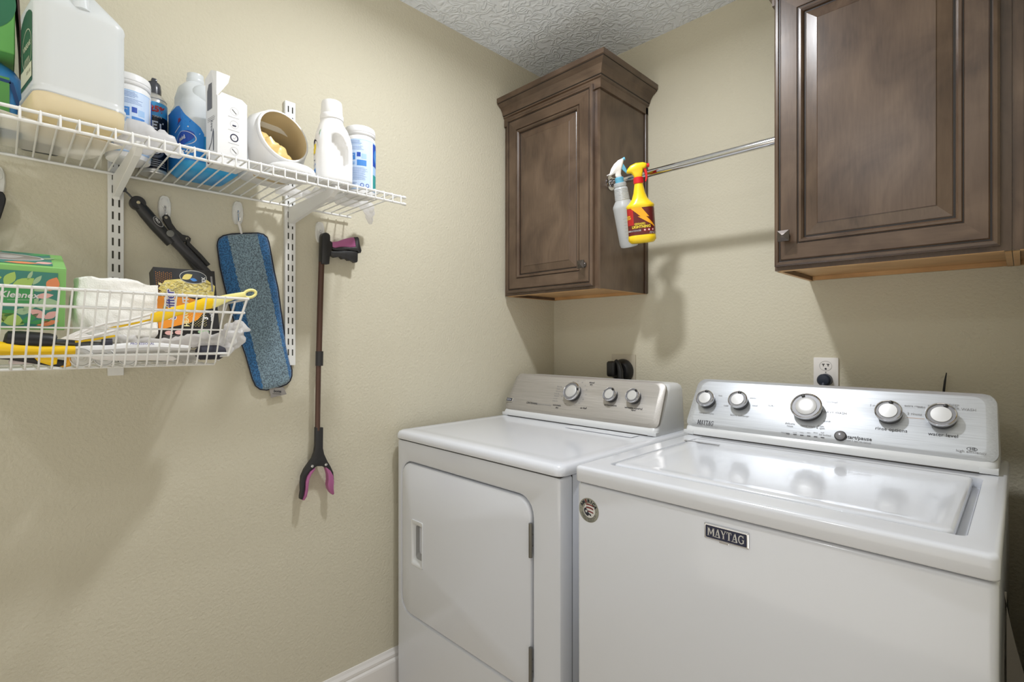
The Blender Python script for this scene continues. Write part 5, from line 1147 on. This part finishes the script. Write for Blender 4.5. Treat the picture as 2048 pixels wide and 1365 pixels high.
# yellow duster handle
X = .272
T = thing('duster', 'yellow handled duster with pale loop end and white prongs lying across the basket', 'duster', at(400, 612, 'x', X))
m_py = M('pale yellow plastic', (240, 230, 150), .35); m_yy = M('yellow plastic', (250, 206, 24), .35)
def flat(pts, th, m, name, xx=X, bev=.002, T_=None): 
    g = G(); g.prism([at(u, v, 'x', xx-th/2) for u, v in pts], (th, 0, 0), bev=bev); return part(T_ or T, name, g, m, world=True, angle=50)
flat([(418, 607), (424, 596), (450, 590), (475, 586), (488, 584), (489, 592), (487, 595), (470, 599), (450, 606), (424, 618)], .012, m_py, 'grip_end')
g = G(); c = at(500, 588, 'x', X); g.tube([c+Vector((0, .0105*math.cos(t)*1.25, .0088*math.sin(t)+.0028*math.cos(t))) for t in [2*math.pi*k/20 for k in range(21)]], .0034, 8); part(T, 'loop', g, m_py, world=True)
flat([(300, 628), (340, 616), (380, 606), (405, 597), (424, 596), (424, 606), (420, 618), (395, 622), (350, 633), (318, 645), (300, 645)], .014, m_yy, 'grip')
g = G()
for pp in ([(312, 626), (260, 640), (210, 648), (185, 655), (150, 672)], [(318, 640), (270, 652), (225, 662), (190, 672), (150, 677)]):
    g.tube([at(u, v, 'x', X) for u, v in pp], .0028, 8)
g.prism([at(u, v, 'x', X-.002) for u, v in ((120, 678), (152, 664), (185, 652), (190, 660), (170, 668), (190, 674), (160, 682))], (.004, 0, 0), bev=.001)
part(T, 'prongs', g, m_white, world=True, label='white prongs')
g = G()
for pp in ([(320, 636), (260, 649), (215, 658)], [(230, 672), (185, 680), (150, 684)]): g.tube([at(u, v, 'x', X-.004) for u, v in pp], .0022, 8)
part(T, 'yellow_ribs', g, m_yy, world=True)
# black screwdriver-like brush
X = .262
T = thing('black_brush_handle', 'black ridged handle with a thin grey shaft at the lower left of the basket', 'brush', at(60, 682, 'x', X))
g = G(); g.tube([at(u, v, 'x', X) for u, v in ((7, 679), (14, 680), (40, 681), (70, 682), (98, 683), (106, 685), (109, 686))], [.010, .0165, .0175, .0165, .0155, .0150, .0110], 18); part(T, 'grip', g, m_black, world=True)
g = G(); g.tube([at(u, v, 'x', X) for u, v in ((107, 684), (150, 687), (205, 690))], [.0055, .0062, .0055], 12); part(T, 'shaft', g, M('grey shaft', (72, 76, 80), .35), world=True)
g = G(); g.tube([at(u, v, 'x', X) for u, v in ((203, 686), (224, 686))], [.0085, .0090], 14); part(T, 'collar', g, M('slate rubber', (48, 50, 62), .45), world=True)
# yellow/white scrub brush
X = .270
T = thing('scrub_brush', 'yellow handle with white ribbed end lying at the bottom front of the basket', 'brush', at(90, 700, 'x', X))
g = G(); g.tube([at(u, v, 'x', X) for u, v in ((-60, 704), (0, 698), (30, 700), (80, 702), (130, 701), (150, 701))], [.0125, .0135, .0115, .0095, .0085, .0085], 16); part(T, 'grip', g, m_yy, world=True)
g = G(); g.tube([at(u, v, 'x', X-.006) for u, v in ((149, 701), (200, 700), (260, 696), (320, 694), (380, 697)) ], [.0085, .0100, .0110, .0090, .006], 10); part(T, 'white_end', g, m_hdpe, world=True)
for k in range(3): pass
pr = Print(pmap(at(285, 688, 'x', X+.006)-T.location, (0, 1, 0), (0, 0, 1))); pr.text('PROFESSIONAL', 0, 0, .006, M('logo purple', (60, 50, 140), .4), 1, .02); pr.build(T, 'printed_name')
X = .285
g = G(); g.prism([at(u, v, 'x', X-.004) for u, v in ((170, 712), (240, 709), (300, 710), (345, 713), (353, 718), (345, 722), (300, 721), (240, 722), (190, 720))], (.006, 0, 0), bev=.0015)
single('white_stick', 'flat white plastic stick with rounded end along the bottom of the basket', 'stick', g, m_white)
# yellow black knife
X = .262
T = thing('utility_knife', 'yellow and black utility tool lying on the bottom wires at lower left', 'tool', at(80, 722, 'x', X))
flat([(-30, 704), (20, 708), (80, 714), (136, 722), (134, 732), (118, 734), (70, 728), (20, 720), (-30, 716)], .016, m_bk, 'body', X)
flat([(68, 716), (105, 712), (114, 716), (112, 728), (100, 731), (76, 724)], .019, m_yy, 'yellow_inlay', X)
flat([(128, 714), (140, 710), (141, 732), (128, 735), (118, 733), (130, 728)], .017, M('amber plastic', (222, 160, 20), .4), 'amber_end', X)
g = G(); g.bbox(.225, .262, -1.845, -1.80, 1.180, 1.188, .003)
single('small_packet', 'small pale packet with pink marks under the yellow tool in the basket', 'packet', g, M('pale pink packet', (214, 200, 200), .5))
# clear rolls
m_cl2 = clear('clear cup plastic', (226, 226, 224), .35, .2, .2)
def roll(label, u, v, r, x=.272):
    c = at(u, v, 'x', x); c.z = FZ+r
    T = thing('clear_cup', label, 'plastic cup', c, group='clear plastic cups lying at the bottom of the basket')
    g = G(); g.lathe([(r*.2, .002), (r*.22, .0), (r*.45, .001), (r*.5, .004), (r*.82, .003), (r*.9, 0), (r, .001), (r, -.004), (r*.94, -.008), (r*.86, -.07)], (0, 0, 0), (1, -.25, 0), 28, c1=False, c0=True); part(T, 'cup', g, m_cl2)
    g = G(); g.lathe([(r*1.0, .0025), (r*.93, .0032), (r*.93, .001)], (0, 0, 0), (1, -.25, 0), 28, c0=False, c1=False); part(T, 'rim', g, m_hdpe)
    return T
roll('clear plastic cup lying on its side, left one below the fluffy cloth', 163, 722, .0190); roll('clear plastic cup lying on its side, middle one of the row in the basket bottom', 209, 722, .0180, .268); roll('clear plastic cup lying on its side, right one beside the wall rail foot', 256, 720, .0165, .262)
# twisted bag
X = .212
g = crumple([at(u, v, 'x', X) for u, v in ((232, 668), (262, 682), (300, 690), (345, 688), (375, 682), (410, 680), (445, 690), (465, 700))], [.008, .016, .013, .015, .019, .021, .018, .010], 11, .6, sc=30)
single('twisted_plastic_bag', 'twisted white plastic bag lying along the basket in front of the duster box', 'plastic bag', g, m_bag, angle=50)
g = crumple([at(u, v, 'x', X-.02) for u, v in ((452, 704), (462, 684), (470, 664), (478, 650), (482, 642))], [.010, .024, .026, .020, .006], 14, .55, sc=34)
single('bag_tuft', 'crumpled white plastic bag end with red print at the right end of the basket', 'plastic bag', g, m_bag, angle=50)
g = crumple([at(u, v, 'x', .155) for u, v in ((215, 690), (260, 700), (330, 704), (370, 712), (398, 712))], [.006, .012, .014, .017, .010], 17, .4, sc=26)
single('clear_wrapping', 'clear wrapping under the twisted bag near the middle of the basket', 'wrapping', g, m_cl2, angle=50)
g = G(); g.tube([at(392, 706, 'x', .225), at(400, 706, 'x', .225), at(438, 705, 'x', .225), at(450, 704, 'x', .225)], [.009, .0165, .0170, .010], 20)
single('dark_cloth_roll', 'small dark navy roll at the bottom right of the basket', 'roll', g, M('navy cloth', (40, 40, 52), .7))
